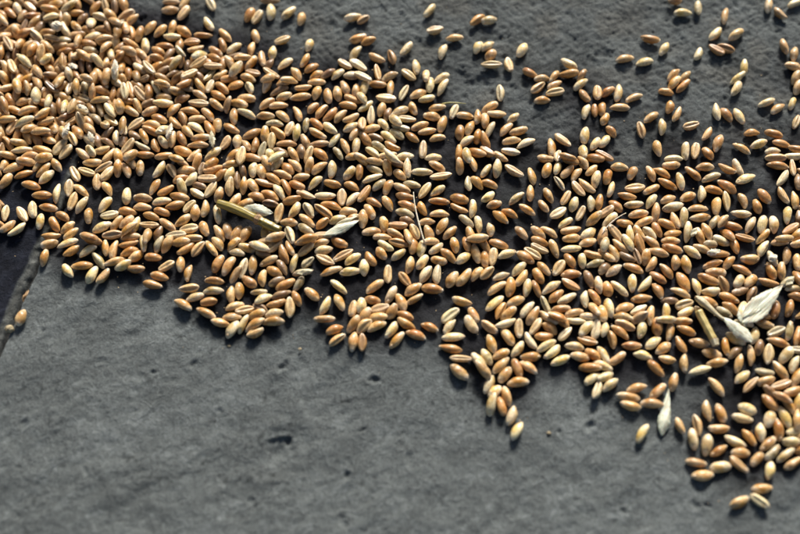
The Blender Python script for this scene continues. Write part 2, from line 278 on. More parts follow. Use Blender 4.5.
p-1632,2515,130,49,-4,274,100 n-5287,2348,125,29,-5,13,92 b-4433,2336,122,-11,-5,216,88 n-4134,1959,138,-102,-5,163,111 p-3593,2070,133,63,-4,34,104 
g-3109,2081,129,-61,0,228,99 o-2600,2035,140,142,0,150,114 o-2349,2257,143,160,-6,55,114 n-1772,2034,127,0,6,333,93 n-3171,1686,135,-42,0,343,107 
n-3777,1610,127,176,-5,23,93 g-3210,1348,133,-37,6,30,101 o-2644,1573,121,42,6,231,85 p-2128,1729,127,18,6,338,94 n-1644,1745,127,34,-7,335,92 
p-3713,1123,149,-69,10,225,114 g-4562,1218,126,-91,-15,356,81 o-3086,857,409,-163,0,29,108 n-4160,963,339,-157,12,310,107 
n-5239,1155,133,-120,-8,327,100 n-2620,1110,134,1,5,155,105 b-4883,10974,138,-180,0,337,112 o-5621,10311,131,68,0,342,101 
c-5330,10208,130,63,0,188,100 p-4814,10453,138,-92,0,327,112 p-4153,10411,135,47,0,49,107 n-3668,10144,124,-104,0,343,90 
p-1749,10204,132,-163,4,294,103 n-1551,9239,134,20,6,49,101 n-5340,9359,124,-71,0,46,91 c-4334,9168,127,-156,0,175,95 n-5462,8785,126,81,0,314,94 
p-4675,8601,126,-97,-7,2,92 n-5047,8334,133,-80,4,126,103 n-5435,8151,131,56,-2,82,101 p-3337,8958,119,-105,0,3,84 n-3461,8285,127,-114,0,324,96 
p-4193,8117,132,41,0,323,102 o-3231,7946,123,35,0,317,89 n-3767,7693,128,-58,0,300,97 c-4680,7690,143,-32,-12,173,104 o-5343,7725,120,163,-3,189,86 
n-5729,8291,288,-176,-2,314,97 o-5810,8013,111,-101,3,260,81 p-1645,8593,136,-122,-6,26,107 n-2005,8088,126,146,0,198,93 p-2277,7662,123,46,1,317,90 
n-3044,7623,121,-142,-6,40,85 p-1762,7606,122,1,-4,260,88 p-1508,8064,140,-32,-6,162,111 n-5505,7503,125,157,0,354,92 n-4738,7332,366,35,-9,11,94 
n-3992,7266,328,-180,17,51,96 b-4782,8085,126,-123,-14,25,82 b-2630,7684,130,-145,-6,27,98 n-1379,10113,116,36,0,222,80 p1112,10515,135,-125,0,299,108 
c1296,9628,127,-165,0,193,96 n2011,9267,129,6,0,306,99 p1559,8667,132,-108,0,50,103 p228,8779,135,55,0,124,107 o-1175,9146,122,23,5,250,89 
n-859,8361,132,-29,0,77,103 o-300,8417,129,107,0,133,98 p592,7987,130,-86,0,333,99 c317,7626,130,140,0,181,99 n-813,7722,135,-78,0,182,107 
p945,7553,232,-94,23,41,104 p-1337,7436,318,-31,4,168,110 o2874,10095,134,-140,4,126,106 p2858,8863,120,-117,0,42,85 p1508,7500,130,36,-1,317,100 
n-387,7553,134,-145,0,58,106 p3325,10083,127,-166,5,335,93 p3218,8909,122,-143,-5,36,87 n3326,8525,117,44,0,9,81 c3325,8078,140,0,0,188,114 
c3955,8075,126,-80,0,178,94 p4488,8735,131,-118,0,4,102 o4715,7714,125,-27,-6,7,90 p6154,8103,133,144,0,327,104 o6116,7668,146,3,12,39,111 
n6592,7635,121,56,5,7,87 n5584,7528,206,-125,9,10,98 n5157,7477,130,-175,8,36,93 b10330,10983,116,-180,0,333,80 p11161,10627,126,84,0,239,93 
p10567,10436,131,-180,0,12,101 p11663,9451,137,-133,0,290,110 o9216,9202,136,-12,0,52,108 p9701,8782,130,-124,0,354,100 p10938,8555,122,-116,0,305,88 
n8213,8335,133,12,0,302,104 p8914,8197,130,17,0,319,100 n9908,7641,129,-133,-5,44,98 n10345,7570,123,-133,-5,353,90 o11614,8741,128,-39,1,169,97 
n12103,10270,140,-105,0,36,114 p12426,9430,139,38,0,30,112 p13805,10757,137,78,0,12,110 p14833,10864,134,23,0,277,106 n14173,10369,127,-51,0,118,95 
o11966,8806,129,-29,4,208,99 p12522,7961,136,80,10,347,102 n14114,8896,131,99,0,335,101 n14435,8564,127,-106,0,32,96 n14325,8010,125,161,0,19,92 
p12233,7486,155,37,15,332,109 n14341,7531,130,59,7,327,96 p-1284,7086,133,78,-3,323,107 o-807,7218,129,-8,5,12,97 n-347,7073,135,-94,6,15,104 
p126,6857,133,-116,0,155,105 c-509,6622,135,-7,-1,165,107 n659,6816,133,-151,5,12,104 p960,6606,125,18,0,38,93 p-1355,6554,271,120,-15,34,90 
p-1228,6272,130,41,-2,111,100 p-1034,5888,140,87,5,160,113 n-665,6138,125,76,0,71,92 b-448,5959,120,73,0,337,86 p-19,6052,146,30,-8,320,114 
n459,6209,121,-69,0,95,87 n1332,6224,126,12,0,323,94 n1136,5859,127,169,0,3,95 p1917,6066,127,-113,0,150,95 n2322,5892,126,175,5,5,94 
n1503,5554,135,-109,0,321,107 p-171,5577,323,-51,16,18,102 c233,5755,132,-11,2,170,103 p-585,5529,122,-53,0,5,88 g19,5379,130,-17,4,149,99 
n707,5452,130,-157,0,107,100 n964,5233,130,-168,0,321,100 n-1039,5324,134,16,5,308,105 o-1216,4904,136,125,9,343,101 g-120,5120,126,142,0,15,93 
p-411,5006,133,-42,2,0,104 b-847,4984,122,160,-4,121,88 o416,5001,124,-39,1,34,92 n1314,4975,122,12,0,282,88 c804,4476,137,-95,2,185,109 
o-283,4610,126,-31,2,110,94 g-737,4605,127,-36,-5,20,95 p-950,4353,174,134,-20,115,109 p-298,4050,403,-44,-4,120,114 o2112,5188,127,84,0,346,96 
n2476,5393,131,-112,5,35,100 p2332,4821,134,-142,-7,88,101 o2735,5039,122,-99,-5,21,89 n2770,5835,128,-98,4,285,95 o2062,4265,147,87,12,76,114 
p2324,4143,324,-77,6,30,100 o2670,4341,156,-22,13,19,112 p1085,7192,139,85,-8,351,106 p1529,7086,142,61,6,280,114 p-470,4231,147,-174,-13,356,111 
p150,4206,132,-175,-6,6,102 p1156,4164,124,0,3,343,91 n-1302,4045,187,148,25,19,110 n-1347,5483,232,89,-23,217,104 p3606,6838,133,-88,0,218,104 
n4972,7079,134,-138,4,143,105 n5577,7202,125,-149,2,82,92 c5568,6891,132,12,0,196,103 p6526,7238,131,-141,-5,23,100 n5103,6545,121,-174,0,34,87 
o6623,6736,123,-58,0,139,89 p6628,6063,130,-111,0,71,100 o6950,6098,117,87,-1,248,82 n3209,6251,133,34,0,10,104 n3440,5950,134,179,5,221,104 
n3016,5681,131,87,-5,48,98 p3182,5310,133,-117,-6,31,103 p4033,5804,121,-141,0,359,86 n3745,5311,130,48,0,281,100 n4198,5247,133,17,0,60,104 
n3927,4846,132,-168,0,45,102 p4424,4751,135,-152,0,63,108 p3882,4400,130,168,0,203,100 n5305,4580,141,-90,5,268,114 c5725,4876,134,-41,0,155,105 
p6522,5091,135,-102,0,345,107 o2994,4831,173,-68,-21,74,107 o3053,4387,128,143,-6,198,93 p6872,4725,124,57,-3,359,92 p6406,4389,176,-88,21,40,107 
p5510,4209,152,75,-19,201,91 o5817,4046,375,156,-7,259,94 o6794,4121,145,-16,13,20,106 n3527,4188,124,139,-5,246,90 n5093,4121,128,-2,-8,126,91 
n7107,6861,123,-94,0,169,89 o7478,6913,124,36,6,319,90 p7853,6853,140,-103,0,309,114 n8392,6647,132,-157,0,76,103 n7846,6238,134,0,0,258,106 
n7294,5758,119,63,-3,351,84 o7473,5226,116,122,0,37,80 p7210,4822,125,-124,4,9,91 n9892,7269,139,48,8,323,106 o10219,7148,138,45,6,41,107 
o9577,6897,119,168,0,54,83 o9648,6260,120,-108,0,305,85 n9863,5935,133,63,0,97,103 n8933,5823,130,-143,0,347,100 p9293,5421,133,-96,0,317,104 
n8536,5278,133,98,0,146,103 n10311,5471,124,17,0,191,91 n9032,4540,130,-82,0,30,99 n10855,5126,128,-126,0,290,96 p9997,4414,137,84,0,308,110 
c10351,4418,129,75,0,185,99 o10790,4333,119,121,0,12,84 p11290,6046,137,-88,0,133,110 n11177,4750,139,-113,0,30,112 o7155,4232,134,144,-3,199,106 
p9554,4121,129,180,0,85,98 o7212,6174,125,-97,4,45,91 p12118,7022,136,56,-4,38,108 o11640,5934,126,-56,-5,3,94 p12064,5872,133,-70,0,342,104 
p13149,6453,135,-153,0,340,106 n13489,6191,128,-144,0,41,97 p14051,6419,120,-115,0,356,85 n14374,7119,132,-118,-5,318,102 
c14075,5626,126,-115,0,169,93 o12434,5180,121,-174,0,59,86 o13205,5138,129,-18,0,33,98 p12634,4723,131,-158,0,316,101 o13418,4728,130,167,7,22,98 
n11987,4539,132,-36,0,311,103 p13074,4429,120,-174,0,62,85 o13938,4483,136,-13,-8,29,103 n13122,4142,139,-2,6,222,111 p13774,4213,131,-3,6,114,100 
n-441,3773,137,-75,-13,350,94 g-892,3680,126,-24,-6,23,92 p-971,3321,137,22,1,291,110 g-719,3079,125,-136,0,19,92 n-431,2983,125,-114,-4,29,92 
n-7,3475,120,140,-4,342,85 p258,3734,146,-88,-10,105,111 p773,3578,138,-180,0,3,111 n1293,3818,130,-34,-5,353,98 n1421,3409,140,-169,0,198,114 
n2083,3782,188,-87,-29,328,95 n2526,3923,133,112,-4,74,104 p2359,3120,123,91,-4,222,90 o2677,3161,127,131,8,29,91 g409,3083,126,-13,1,8,93 
n53,2942,132,152,-4,315,102 c844,2837,134,58,0,176,106 p1310,2842,126,38,0,341,93 o-898,2384,127,-31,4,323,94 n-420,2343,128,117,0,40,98 
o163,2604,128,-11,0,20,96 n-1028,2041,128,-62,0,11,96 o254,2265,133,-27,0,2,105 g166,1978,132,-21,1,354,102 o761,2144,119,112,0,262,84 
o1355,2426,136,174,0,349,108 o2036,2517,130,-17,0,23,100 n1347,1935,131,-180,0,71,101 o2017,2138,131,152,0,236,101 p2489,2135,135,84,0,64,108 
g2262,1677,129,136,0,343,99 n910,1641,121,-174,0,46,87 n1417,1474,134,62,0,327,105 n-545,1538,123,98,5,51,90 o-67,1496,136,172,-7,206,101 
n-961,1267,130,-174,0,23,100 c503,1266,125,-66,-7,160,89 n-153,1169,132,-29,-8,39,99 n1692,1221,128,48,0,3,97 n975,1204,133,-71,-13,335,93 
n270,1063,190,104,-22,72,114 n2389,1124,130,110,5,0,100 p2666,1534,129,97,0,41,98 o-1222,2705,140,-122,4,203,112 n-591,1047,129,179,4,76,98 
b-151,3947,129,-27,9,33,92 b235,1677,116,161,5,320,80 n-1264,1757,135,-92,-6,312,103 n-856,3965,191,5,-26,29,106 n2605,890,365,-178,-8,305,113 
p2990,3645,125,-123,0,344,93 p3383,3727,139,82,7,340,109 c3952,3607,139,-34,0,170,112 n4568,3413,133,100,0,44,104 n5111,3675,129,75,-4,356,99 
p5476,3755,128,-107,12,301,88 n5827,3605,130,-134,1,309,100 n6097,3477,126,-124,0,57,94 n6662,3653,120,-138,0,277,85 p6777,3287,134,74,5,353,105 
g5515,3138,125,-61,0,211,93 c6144,2898,130,124,0,191,100 n6428,3021,140,-47,3,123,113 o3092,3113,127,-28,5,325,94 p3033,2593,119,38,0,33,84 
n3229,2302,117,17,0,33,82 p3984,2544,133,42,0,359,104 n4484,2753,128,-93,0,351,97 n5099,2666,125,114,0,345,93 n4907,2243,118,-56,0,31,82 
n5685,2549,125,60,0,194,92 p5953,2316,124,69,0,347,92 p5392,1965,130,32,0,178,99 c6158,1938,126,64,0,181,95 p6546,2344,126,-94,0,307,94 
n4349,2098,129,141,0,352,98 o3754,1967,125,152,0,13,92 o3415,1820,131,-44,0,322,101 p3068,1340,116,-83,0,309,80 p5615,1594,124,37,0,335,91 
o5782,1306,135,-169,0,216,108 n5053,1252,130,145,0,78,100 n4104,1223,123,-50,0,32,90 n4686,1221,128,137,5,348,97 n5792,1008,126,-174,0,331,94 
p6395,1192,129,-143,4,359,97 n6603,1728,203,-143,-28,5,109 o6833,2402,127,77,0,350,95 o5953,4049,132,152,-5,354,100 n6385,3954,129,-63,8,254,92 
n7642,3777,125,-6,0,334,93 n8068,3557,121,-121,0,21,86 o7195,3405,126,-103,0,30,93 p7284,2900,128,-112,0,7,97 n9453,3846,127,-176,0,349,96 
n8709,3526,129,108,-1,24,99 o9089,3556,130,-31,-3,300,99 o10171,3521,132,133,0,328,103 n10620,3793,128,0,0,352,97 p10777,3369,137,22,0,343,110 
p9696,3222,134,-83,0,36,105 o9241,3090,136,145,0,347,109 n8680,2899,129,-153,0,328,98 n8098,2937,135,6,0,182,107 o7803,2623,130,-12,0,92,99 
o7392,2263,120,-46,0,332,86 p8006,2295,130,6,0,34,100 p8600,2423,129,55,0,313,99 n9211,2510,121,-158,0,30,87 n9891,2608,124,-153,0,359,91 
p10381,2706,127,83,0,98,96 p9339,2191,140,16,0,39,114 n10199,2155,131,180,0,45,101 n8734,2008,139,-100,-5,355,112 n8126,1934,134,11,0,349,105 
n10233,1789,135,-174,0,330,107 p7132,1709,135,44,5,352,107 o7639,1582,121,172,5,283,87 n8276,1613,138,23,7,334,108 o8710,1337,124,113,0,2,91 
o9055,1533,134,146,-6,35,102 n9356,1683,128,-72,-1,101,98 p9665,1816,140,-101,-5,329,113 n7000,1986,142,31,11,163,107 p9730,1236,143,78,7,54,114 
n10392,1267,132,-70,-6,339,102 o10820,2872,129,-17,-4,349,98 n10825,2253,133,-101,0,42,104 n7299,1187,142,-57,-7,173,114 p7770,1130,141,95,12,326,104 
n8084,1176,135,121,10,324,99 p8454,1205,125,-50,-6,240,91 o9234,1187,125,12,-4,350,93 n10134,1089,130,108,7,349,98 g10690,1644,129,53,-4,356,98 
n6855,1109,133,73,5,358,103 o11358,3703,129,-30,0,126,98 p11755,3762,131,110,0,244,101 p11956,3307,139,22,0,346,112 o13152,3843,139,-12,4,2,112 
n13659,3741,140,87,-7,171,108 p13254,3309,139,53,0,135,112 b13775,3202,131,-98,4,341,101 o11295,3012,139,138,0,341,112 n11771,2462,123,-74,0,276,89 
o12515,2636,127,-59,0,7,95 n13162,2663,130,-70,0,132,100 n13545,2470,132,-90,-6,315,101 c11199,2423,138,-89,-3,187,112 o12216,2242,120,101,0,14,85 
p13205,1906,131,-103,0,42,102 p11649,1935,132,174,0,295,103 n10920,1585,268,48,-6,247,93 o11290,1472,131,157,-7,264,97 p11901,1530,136,-123,0,344,108 
p12300,1540,134,-109,-6,355,104 p12692,1533,130,86,0,18,100 o13233,1361,132,31,6,150,100 b13603,1765,125,86,6,17,92 o11057,1114,207,-59,29,318,106 
o11632,1022,129,-17,0,169,98 n12267,1065,136,46,6,340,106 n12875,872,378,5,-2,84,94 n13430,1148,130,39,5,346,98 n-11807,791,123,-160,3,322,90 
n-11913,285,128,84,0,350,97 p-11206,810,135,23,0,302,107 o-11040,527,124,35,0,134,91 p-10497,536,129,40,-3,311,98 o-10352,921,131,164,-5,327,99 
n-9905,655,127,98,-4,6,96 n-9616,582,134,-97,0,85,105 p-11075,-194,124,127,0,315,91 o-10604,-17,134,-174,0,13,105 g-10077,183,134,-50,-7,243,103 
n-9522,136,143,-160,7,347,111 p-10246,-345,130,68,0,0,100 n-9861,-414,125,57,0,131,93 n-12383,-1867,121,-101,0,341,87 o-9136,783,134,11,6,127,104 
p-8639,820,146,-79,12,24,107 g-8120,788,131,-109,-8,88,96 n-7829,771,168,-120,-22,324,101 n-7392,853,161,180,-19,352,104 o-9097,501,127,-155,0,6,96 
n-8831,344,122,-138,6,313,88 o-8274,305,122,175,0,17,88 p-9235,-22,155,-155,-17,304,95 o-8804,-124,126,-2,6,115,92 c-7792,-28,123,-146,0,177,89 
n-7327,61,128,-87,6,332,95 n-7046,-277,124,-99,0,81,91 o-7184,603,136,-141,6,274,104 n-6808,613,129,56,0,214,98 n-6332,621,133,125,0,329,105 
n-6128,815,123,128,5,46,89 n-5614,782,145,44,18,311,90 g-5468,485,119,-8,-5,335,82 o-6095,62,131,66,0,3,101 n-5729,-9,140,-115,0,10,114 
n-5429,-398,290,-124,-25,107,100 o-7996,-415,127,164,0,53,95 o-8202,-706,130,-16,0,33,100 o-6152,-564,129,175,0,36,98 g-6172,-931,131,5,-2,315,101 
n-6965,-841,129,-174,0,144,99 p-6755,-1162,126,22,-2,324,94 o-6287,-1317,119,-169,0,127,84 n-7135,-1418,131,-31,0,284,101 n-6354,-1713,135,-26,0,7,106 
n-5574,-1053,130,-86,0,70,100 n-5308,-931,125,93,0,54,92 n-5483,-1862,127,4,-4,319,95 n-5425,-1487,127,20,-4,286,96 n-6997,1008,135,-4,7,224,103 
n-5156,648,129,161,3,330,98 p-4723,619,337,-20,0,337,110 c-4231,731,136,-135,8,188,100 n-3721,646,126,-65,4,26,94 n-3202,904,135,9,4,334,113 
n-2676,820,130,17,12,350,91 o-2056,835,125,-27,0,39,93 n-4597,835,139,21,4,239,114 n-3163,579,141,38,13,162,101 o-3912,396,141,111,7,302,112 
b-4589,427,116,167,4,343,80 n-4913,19,136,-91,0,332,108 n-4397,155,130,32,4,8,99 p-3548,102,132,-105,-6,6,101 b-3925,-78,128,122,1,79,96 
g-3092,113,116,44,0,212,80 p-2563,563,126,-169,0,333,94 n-2507,206,132,-27,0,182,102 n-1907,373,140,-147,0,177,114 p-1596,242,127,38,0,357,95 
n-2305,-218,140,22,0,290,114 p-1656,-227,135,9,-5,359,106 p-5237,-110,139,-105,-7,138,109 o-4185,-231,126,151,-5,336,91 g-3256,-260,129,11,0,12,98 
n-4575,-469,125,88,0,331,92 o-5003,-607,123,144,1,330,90 o-3785,-712,136,32,-3,359,108 b-4091,-586,122,28,-4,62,88 g-3349,-678,125,-120,-7,339,90 
p-2018,-784,134,138,0,333,106 n-2902,-1050,125,138,0,36,93 g-4664,-970,120,6,0,19,85 p-4491,-1216,167,31,-20,326,102 o-4059,-1400,132,21,-5,80,101 
b-3914,-1068,133,23,-5,25,104 o-3411,-1204,126,-61,-7,0,90 c-3608,-1535,135,94,4,184,107 p-2447,-1467,134,67,-1,60,106 n-1995,-1336,127,-66,0,327,95 
n-5085,-1614,136,-165,10,174,97 n-4708,-1795,162,19,21,358,99 p-4123,-1735,125,16,-2,319,93 n-1538,-1569,122,-100,4,227,89 n-2477,-1936,133,0,0,10,104 
b-4565,-1526,115,152,0,168,85 p-494,716,126,148,5,321,93 o-40,832,133,-11,-5,199,105 o453,721,126,-97,4,323,94 p718,631,128,78,-4,327,97 
n1051,845,211,-169,19,68,88 p1225,620,124,-140,3,328,91 n1845,753,122,98,0,22,88 o2240,797,122,-77,4,324,88 n2538,439,136,-75,-5,31,108 
o-1007,234,124,-57,0,63,91 n-638,447,117,-57,0,31,81 p-44,398,125,38,0,9,92 o1625,370,136,-43,-8,359,104 p2127,279,124,-139,4,32,91 
n327,8,129,76,0,47,98 p744,120,125,57,0,34,93 n1296,178,120,-17,0,21,85 c-407,-344,128,90,0,209,97 o156,-507,124,-53,0,196,90 
p839,-346,131,57,0,254,102 p1223,-347,134,85,0,230,106 n1719,-509,129,57,0,359,98 n2132,-453,140,53,1,8,114 n2540,-311,123,54,1,297,90 
n-837,-774,136,38,0,343,108 n429,-874,132,35,5,329,101 o1057,-861,136,-10,4,348,109 p-292,-1069,133,62,0,34,104 o-899,-1257,120,-10,-7,14,81 
n475,-1239,127,33,2,12,96 n43,-1339,137,112,-6,13,106 n-664,-1578,131,15,7,176,98 n-255,-1678,125,57,9,37,88 n-1161,-1816,136,52,15,359,94 
n2037,-1325,132,161,-5,285,101 p1618,-1813,137,41,-2,192,110 n2392,-1775,127,-67,5,359,94 n-724,-1869,139,-179,-14,21,99 o174,-1807,124,154,-3,319,91 
p-1268,-1453,130,83,-10,35,91 p-1200,-76,128,94,-4,347,96 o2824,787,135,116,-3,13,108 o3325,787,133,158,0,19,103 c3104,313,129,81,0,174,99 
p3589,429,130,-158,0,11,100 o4204,287,132,141,0,337,102 c4452,440,130,144,0,179,100 c4687,610,128,151,0,195,97 o4720,892,128,157,5,342,96 
n5183,613,133,108,5,332,103 n6336,857,127,20,-4,342,95 p5761,607,135,-173,4,5,106 p6088,167,120,91,0,353,85 o5685,178,125,117,-4,9,92 
o6467,377,131,159,-7,217,95 g6527,66,132,-166,-8,13,97 n2826,244,126,-84,-7,345,91 n2885,-288,126,42,-4,228,94 p3961,-129,132,46,0,334,102 
g3356,-398,125,-158,0,60,92 n4792,-112,125,-50,0,41,93 c5293,-86,129,-125,0,172,98 o4593,-386,124,115,0,314,91 n4042,-472,133,-125,0,311,104 
o5678,-324,131,5,0,348,101 b6273,-495,129,-71,-5,356,98 n3180,-830,140,37,0,308,114 o3657,-799,135,79,0,20,107 p4199,-817,134,78,-5,54,104 
o4508,-856,132,-71,-7,26,97 p5001,-803,140,-144,0,46,114 o5652,-717,130,147,0,200,100 o5146,-1112,128,41,0,47,97 p5493,-1213,138,30,-4,59,110 
g4774,-1432,128,-70,-5,226,97 n5276,-1571,128,7,-2,19,97 n3808,-1307,132,-154,4,25,102 p3097,-1386,140,41,0,320,114 o3270,-1643,130,61,-3,232,100 
p4167,-1598,133,-129,0,91,104 p6077,-1227,126,-95,3,110,94 o6414,-1146,127,120,-2,46,95 n6352,-1606,213,-67,30,352,106 n5707,-1710,129,-167,4,9,98 
n3551,-1739,132,41,7,10,100 n4346,-1836,139,59,7,0,107 o5120,-1943,372,156,0,46,97 n4836,-1900,140,-39,7,57,111 p5734,-2002,129,172,-6,235,96 
p6182,-1851,130,-2,-6,349,95 p6570,-713,127,94,1,316,95 p6867,714,293,-109,5,0,90 n7403,701,132,-44,-5,106,103 p7665,785,238,116,5,47,101 
o8049,779,171,-72,-20,145,109 n8502,841,135,141,12,338,94 o9142,615,134,-21,-1,35,105 n8660,476,139,161,-6,46,109 p9805,499,130,-40,0,35,99 
n10147,614,132,-20,-8,108,98 g10464,782,136,6,-18,17,80 o10678,416,144,4,-6,340,114 n7175,465,128,-70,-4,317,98 n6902,349,138,-43,7,44,104 
b6823,-91,127,-133,9,354,89 b7597,276,130,146,-6,284,95 n8232,299,136,78,14,24,90 o7789,-108,133,153,-1,26,105 p7113,-200,131,35,-1,332,102 
n8412,27,128,56,-1,51,96 b7948,324,128,103,-4,142,96 n9216,100,120,84,0,10,85 n9544,51,130,-82,0,39,100 o8881,-223,127,123,0,48,96 
n10448,51,137,-161,-1,28,110 n10511,-259,133,-5,-5,351,105 p7696,-635,130,-95,0,39,99 o8566,-450,128,141,-1,313,97 o9387,-601,140,-67,0,1,114 
p9813,-778,126,-78,1,297,93 o10227,-533,139,-24,-5,52,113 p7264,-855,136,135,0,5,108 p8108,-730,135,49,0,78,107 o6848,-852,119,103,-2,339,84 
n9271,-1000,134,152,0,55,105 o8523,-920,131,-67,7,316,95 p10255,-975,128,4,6,51,94 o7940,-1215,132,5,0,37,103 b8865,-1288,124,-3,6,345,88 
o10119,-1332,133,153,-4,347,103 c9335,-1408,126,-163,-3,166,94 p6850,-1523,135,-82,5,52,105 n7364,-1531,134,-158,5,26,102 p7821,-1619,126,26,0,153,94 
p8706,-1705,128,80,7,57,93 p9373,-1692,129,-152,6,334,95 n9817,-1774,128,-71,-6,310,95 n6610,-1738,132,-86,8,13,94 n8170,-1818,143,79,-6,307,112 
n7288,-1854,134,-12,6,299,102 n7825,-1907,190,-154,-30,147,96 n9131,915,127,-2,1,358,96 p10835,909,130,152,8,304,94 o11258,727,134,100,-8,28,100 
p12185,617,132,56,6,244,100 n12800,860,125,5,-3,306,93 n13435,834,125,-159,0,240,93 n11718,219,127,-180,0,318,95 n10998,123,124,-131,0,46,90 
n12953,357,130,-103,0,300,99 p12457,249,126,-70,-1,11,93 o11387,-169,132,-34,4,295,102 o12347,-196,127,-74,0,64,96 n12702,-201,132,81,0,323,102 
o10714,-690,129,-71,-7,220,94 p11248,-580,121,-127,4,327,86 n11626,-565,123,-135,5,0,89 n13274,115,130,-97,5,116,96 o13204,-474,167,-79,20,339,101 
o12210,-636,131,163,0,238,102 g13044,-840,130,-173,6,46,97 o10836,-1191,133,153,-5,349,104 o13112,-1147,132,-19,4,350,101 
b11589,-1045,127,-124,0,129,96 o10845,-1552,129,-41,-6,318,97 o12306,-1606,133,71,-4,4,103 o12771,-1551,129,68,0,6,98 b11226,-942,125,-162,4,224,92 
o11813,-1835,130,0,-4,303,100 p11239,-1622,168,-107,17,6,114 g12830,-602,119,-139,4,329,83 g10612,-1715,124,146,-4,308,90 
n-5855,-2067,128,165,1,323,97 p-5457,-2292,133,66,-4,330,104 p-5123,-2120,139,66,11,5,101 n-4734,-2126,157,-149,-16,45,111 
n-4705,-2417,121,27,-1,137,87 n-4138,-2028,143,-179,-9,39,112 o-2129,-2306,123,-158,0,352,89 n-2047,-2657,126,37,0,218,93 
n-1510,-2722,132,-98,0,50,103 n-1506,-2129,162,-123,-21,346,99 n-763,-2171,129,-156,-5,24,99 p-263,-2318,132,-122,4,310,101 
o198,-2116,135,149,7,291,102 n-105,-2676,134,52,0,344,106 o509,-2484,132,-19,-5,324,102 o958,-2217,123,-21,0,347,89 p1606,-2193,127,-127,4,47,95 
p1717,-2574,138,5,0,325,111 o1636,-2973,139,169,0,319,113 c1956,-3313,137,0,-5,188,109 n1875,-3754,135,-42,0,1,107 p2307,-2134,132,121,-3,342,103 
p2547,-3432,141,127,5,54,114 o-1222,-2757,126,-89,0,174,94 n-1182,-2170,132,-137,-8,151,96 n2896,-2218,125,-38,0,236,93 
p3450,-2100,157,-156,12,248,113 c3864,-2260,129,-93,-2,158,98 c4415,-2204,135,-124,4,186,106 o4882,-2251,123,138,-5,31,88 o5286,-2027,125,-40,7,314,88 
p6050,-2262,138,-132,5,35,108 p6374,-2317,135,76,5,143,106 n3492,-2560,139,118,-9,19,105 n2949,-2794,130,-73,0,15,100 p4215,-2717,129,118,-4,248,98 
o4676,-2545,127,6,-4,64,96 p5347,-2468,125,44,-2,175,92 o6054,-2696,127,-17,4,169,96 p4721,-2863,138,-150,-1,28,111 p4923,-3093,130,-140,0,331,100 
p5643,-2895,124,169,0,21,91 p3786,-3003,130,53,-4,79,99 n3250,-3153,124,26,0,328,91 p2784,-3251,125,117,0,5,92 o4204,-3253,129,-176,1,342,98 
n5797,-3245,125,168,2,354,93 o6199,-3166,124,141,-5,312,89 o6063,-3632,167,-7,19,24,110 n2650,-3750,333,129,9,338,112 p5143,-3371,131,26,0,13,102 
n3235,-3526,137,-135,0,4,110 n3361,-3837,127,-129,2,348,95 n4110,-3590,129,-38,3,307,98 o3748,-3627,137,108,-5,29,108 p2836,-4187,132,-118,4,324,103 
n3745,-4105,133,8,-3,314,105 p3004,-4420,117,-136,-6,28,80 n3368,-4571,132,103,-4,298,101 p6126,-3969,128,-144,4,41,97 p6257,-4383,134,67,-8,153,100 
p6657,-2284,125,-105,6,317,89 o6874,-2648,125,-81,0,245,93 o7156,-2393,132,137,-1,41,103 n7331,-2151,133,155,5,134,103 p7858,-2306,139,70,-9,34,106 
o8361,-2191,136,88,-6,337,105 n8778,-2359,138,-106,7,358,107 p8656,-2025,301,-178,5,339,103 o9297,-2328,128,-25,0,18,97 p8189,-2757,128,-142,4,31,96 
o7475,-2865,127,0,0,47,95 n8509,-2947,124,-145,0,352,91 o9076,-2843,124,113,0,232,91 n9664,-2778,129,-11,0,22,98 n8591,-3340,117,169,0,314,81 
p7805,-3196,124,-16,-1,283,91 n9105,-3471,125,-96,0,107,93 n6966,-3328,135,36,8,50,102 o8176,-3632,135,-49,-2,9,107 p6546,-3174,137,-65,7,347,103 
p6493,-3558,131,-26,4,355,100 n10034,-3135,127,-16,0,348,95 p9594,-3709,137,-166,-5,107,109 n10165,-3447,133,9,5,48,104 p6563,-3922,137,-153,12,326,95 
p6676,-4193,132,40,-5,345,100 n7500,-4302,131,15,0,315,102 n8170,-4405,134,43,0,325,105 n8702,-4104,128,70,0,324,96 n7225,-4599,137,169,0,336,110 
n10042,-4257,135,-56,0,270,107 n9227,-2011,127,-1,-1,28,95 n11873,-2124,129,-15,-5,17,97 p11213,-2058,125,-20,3,294,94 p11498,-2506,126,-108,1,336,94 
g12214,-2378,129,-160,-6,186,96 g12659,-2337,133,-107,-4,336,104 o12249,-2753,137,158,-3,24,110 p10863,-2623,132,-34,0,27,102 
o10503,-2875,128,-90,4,54,96 b11592,-2916,122,72,-1,342,88 c11856,-3156,134,-103,0,194,105 p12413,-3195,156,-131,-20,22,97 
n11278,-3218,133,87,0,72,104 b10787,-3084,125,-140,-3,28,92 n10855,-3477,131,68,1,20,101 p12633,-3508,128,-118,-4,108,97 o12884,-2539,145,70,-7,18,114 
n12169,-3726,135,123,1,349,108 g11648,-3775,126,-9,-1,128,95 p10913,-3927,126,-142,0,38,94 n12113,-4197,135,-164,-6,193,103 
n11125,-4205,134,43,2,177,105 n11657,-4065,124,-165,-5,313,91 n12476,-4415,130,-162,4,343,100 n12656,-3950,143,-122,-7,58,114 
b11742,-4464,131,126,9,35,94 n12024,-4677,348,-34,6,1,96 g12865,-3025,132,168,-7,189,98 p2883,-4846,177,-104,-20,56,114 o3196,-4897,127,-79,4,330,96 
p3515,-5211,129,-111,0,309,98 p3644,-5698,130,-121,0,44,99 n7275,-4895,130,167,-2,337,100 n7963,-4825,136,175,0,81,108 p7543,-5795,133,57,0,305,104 
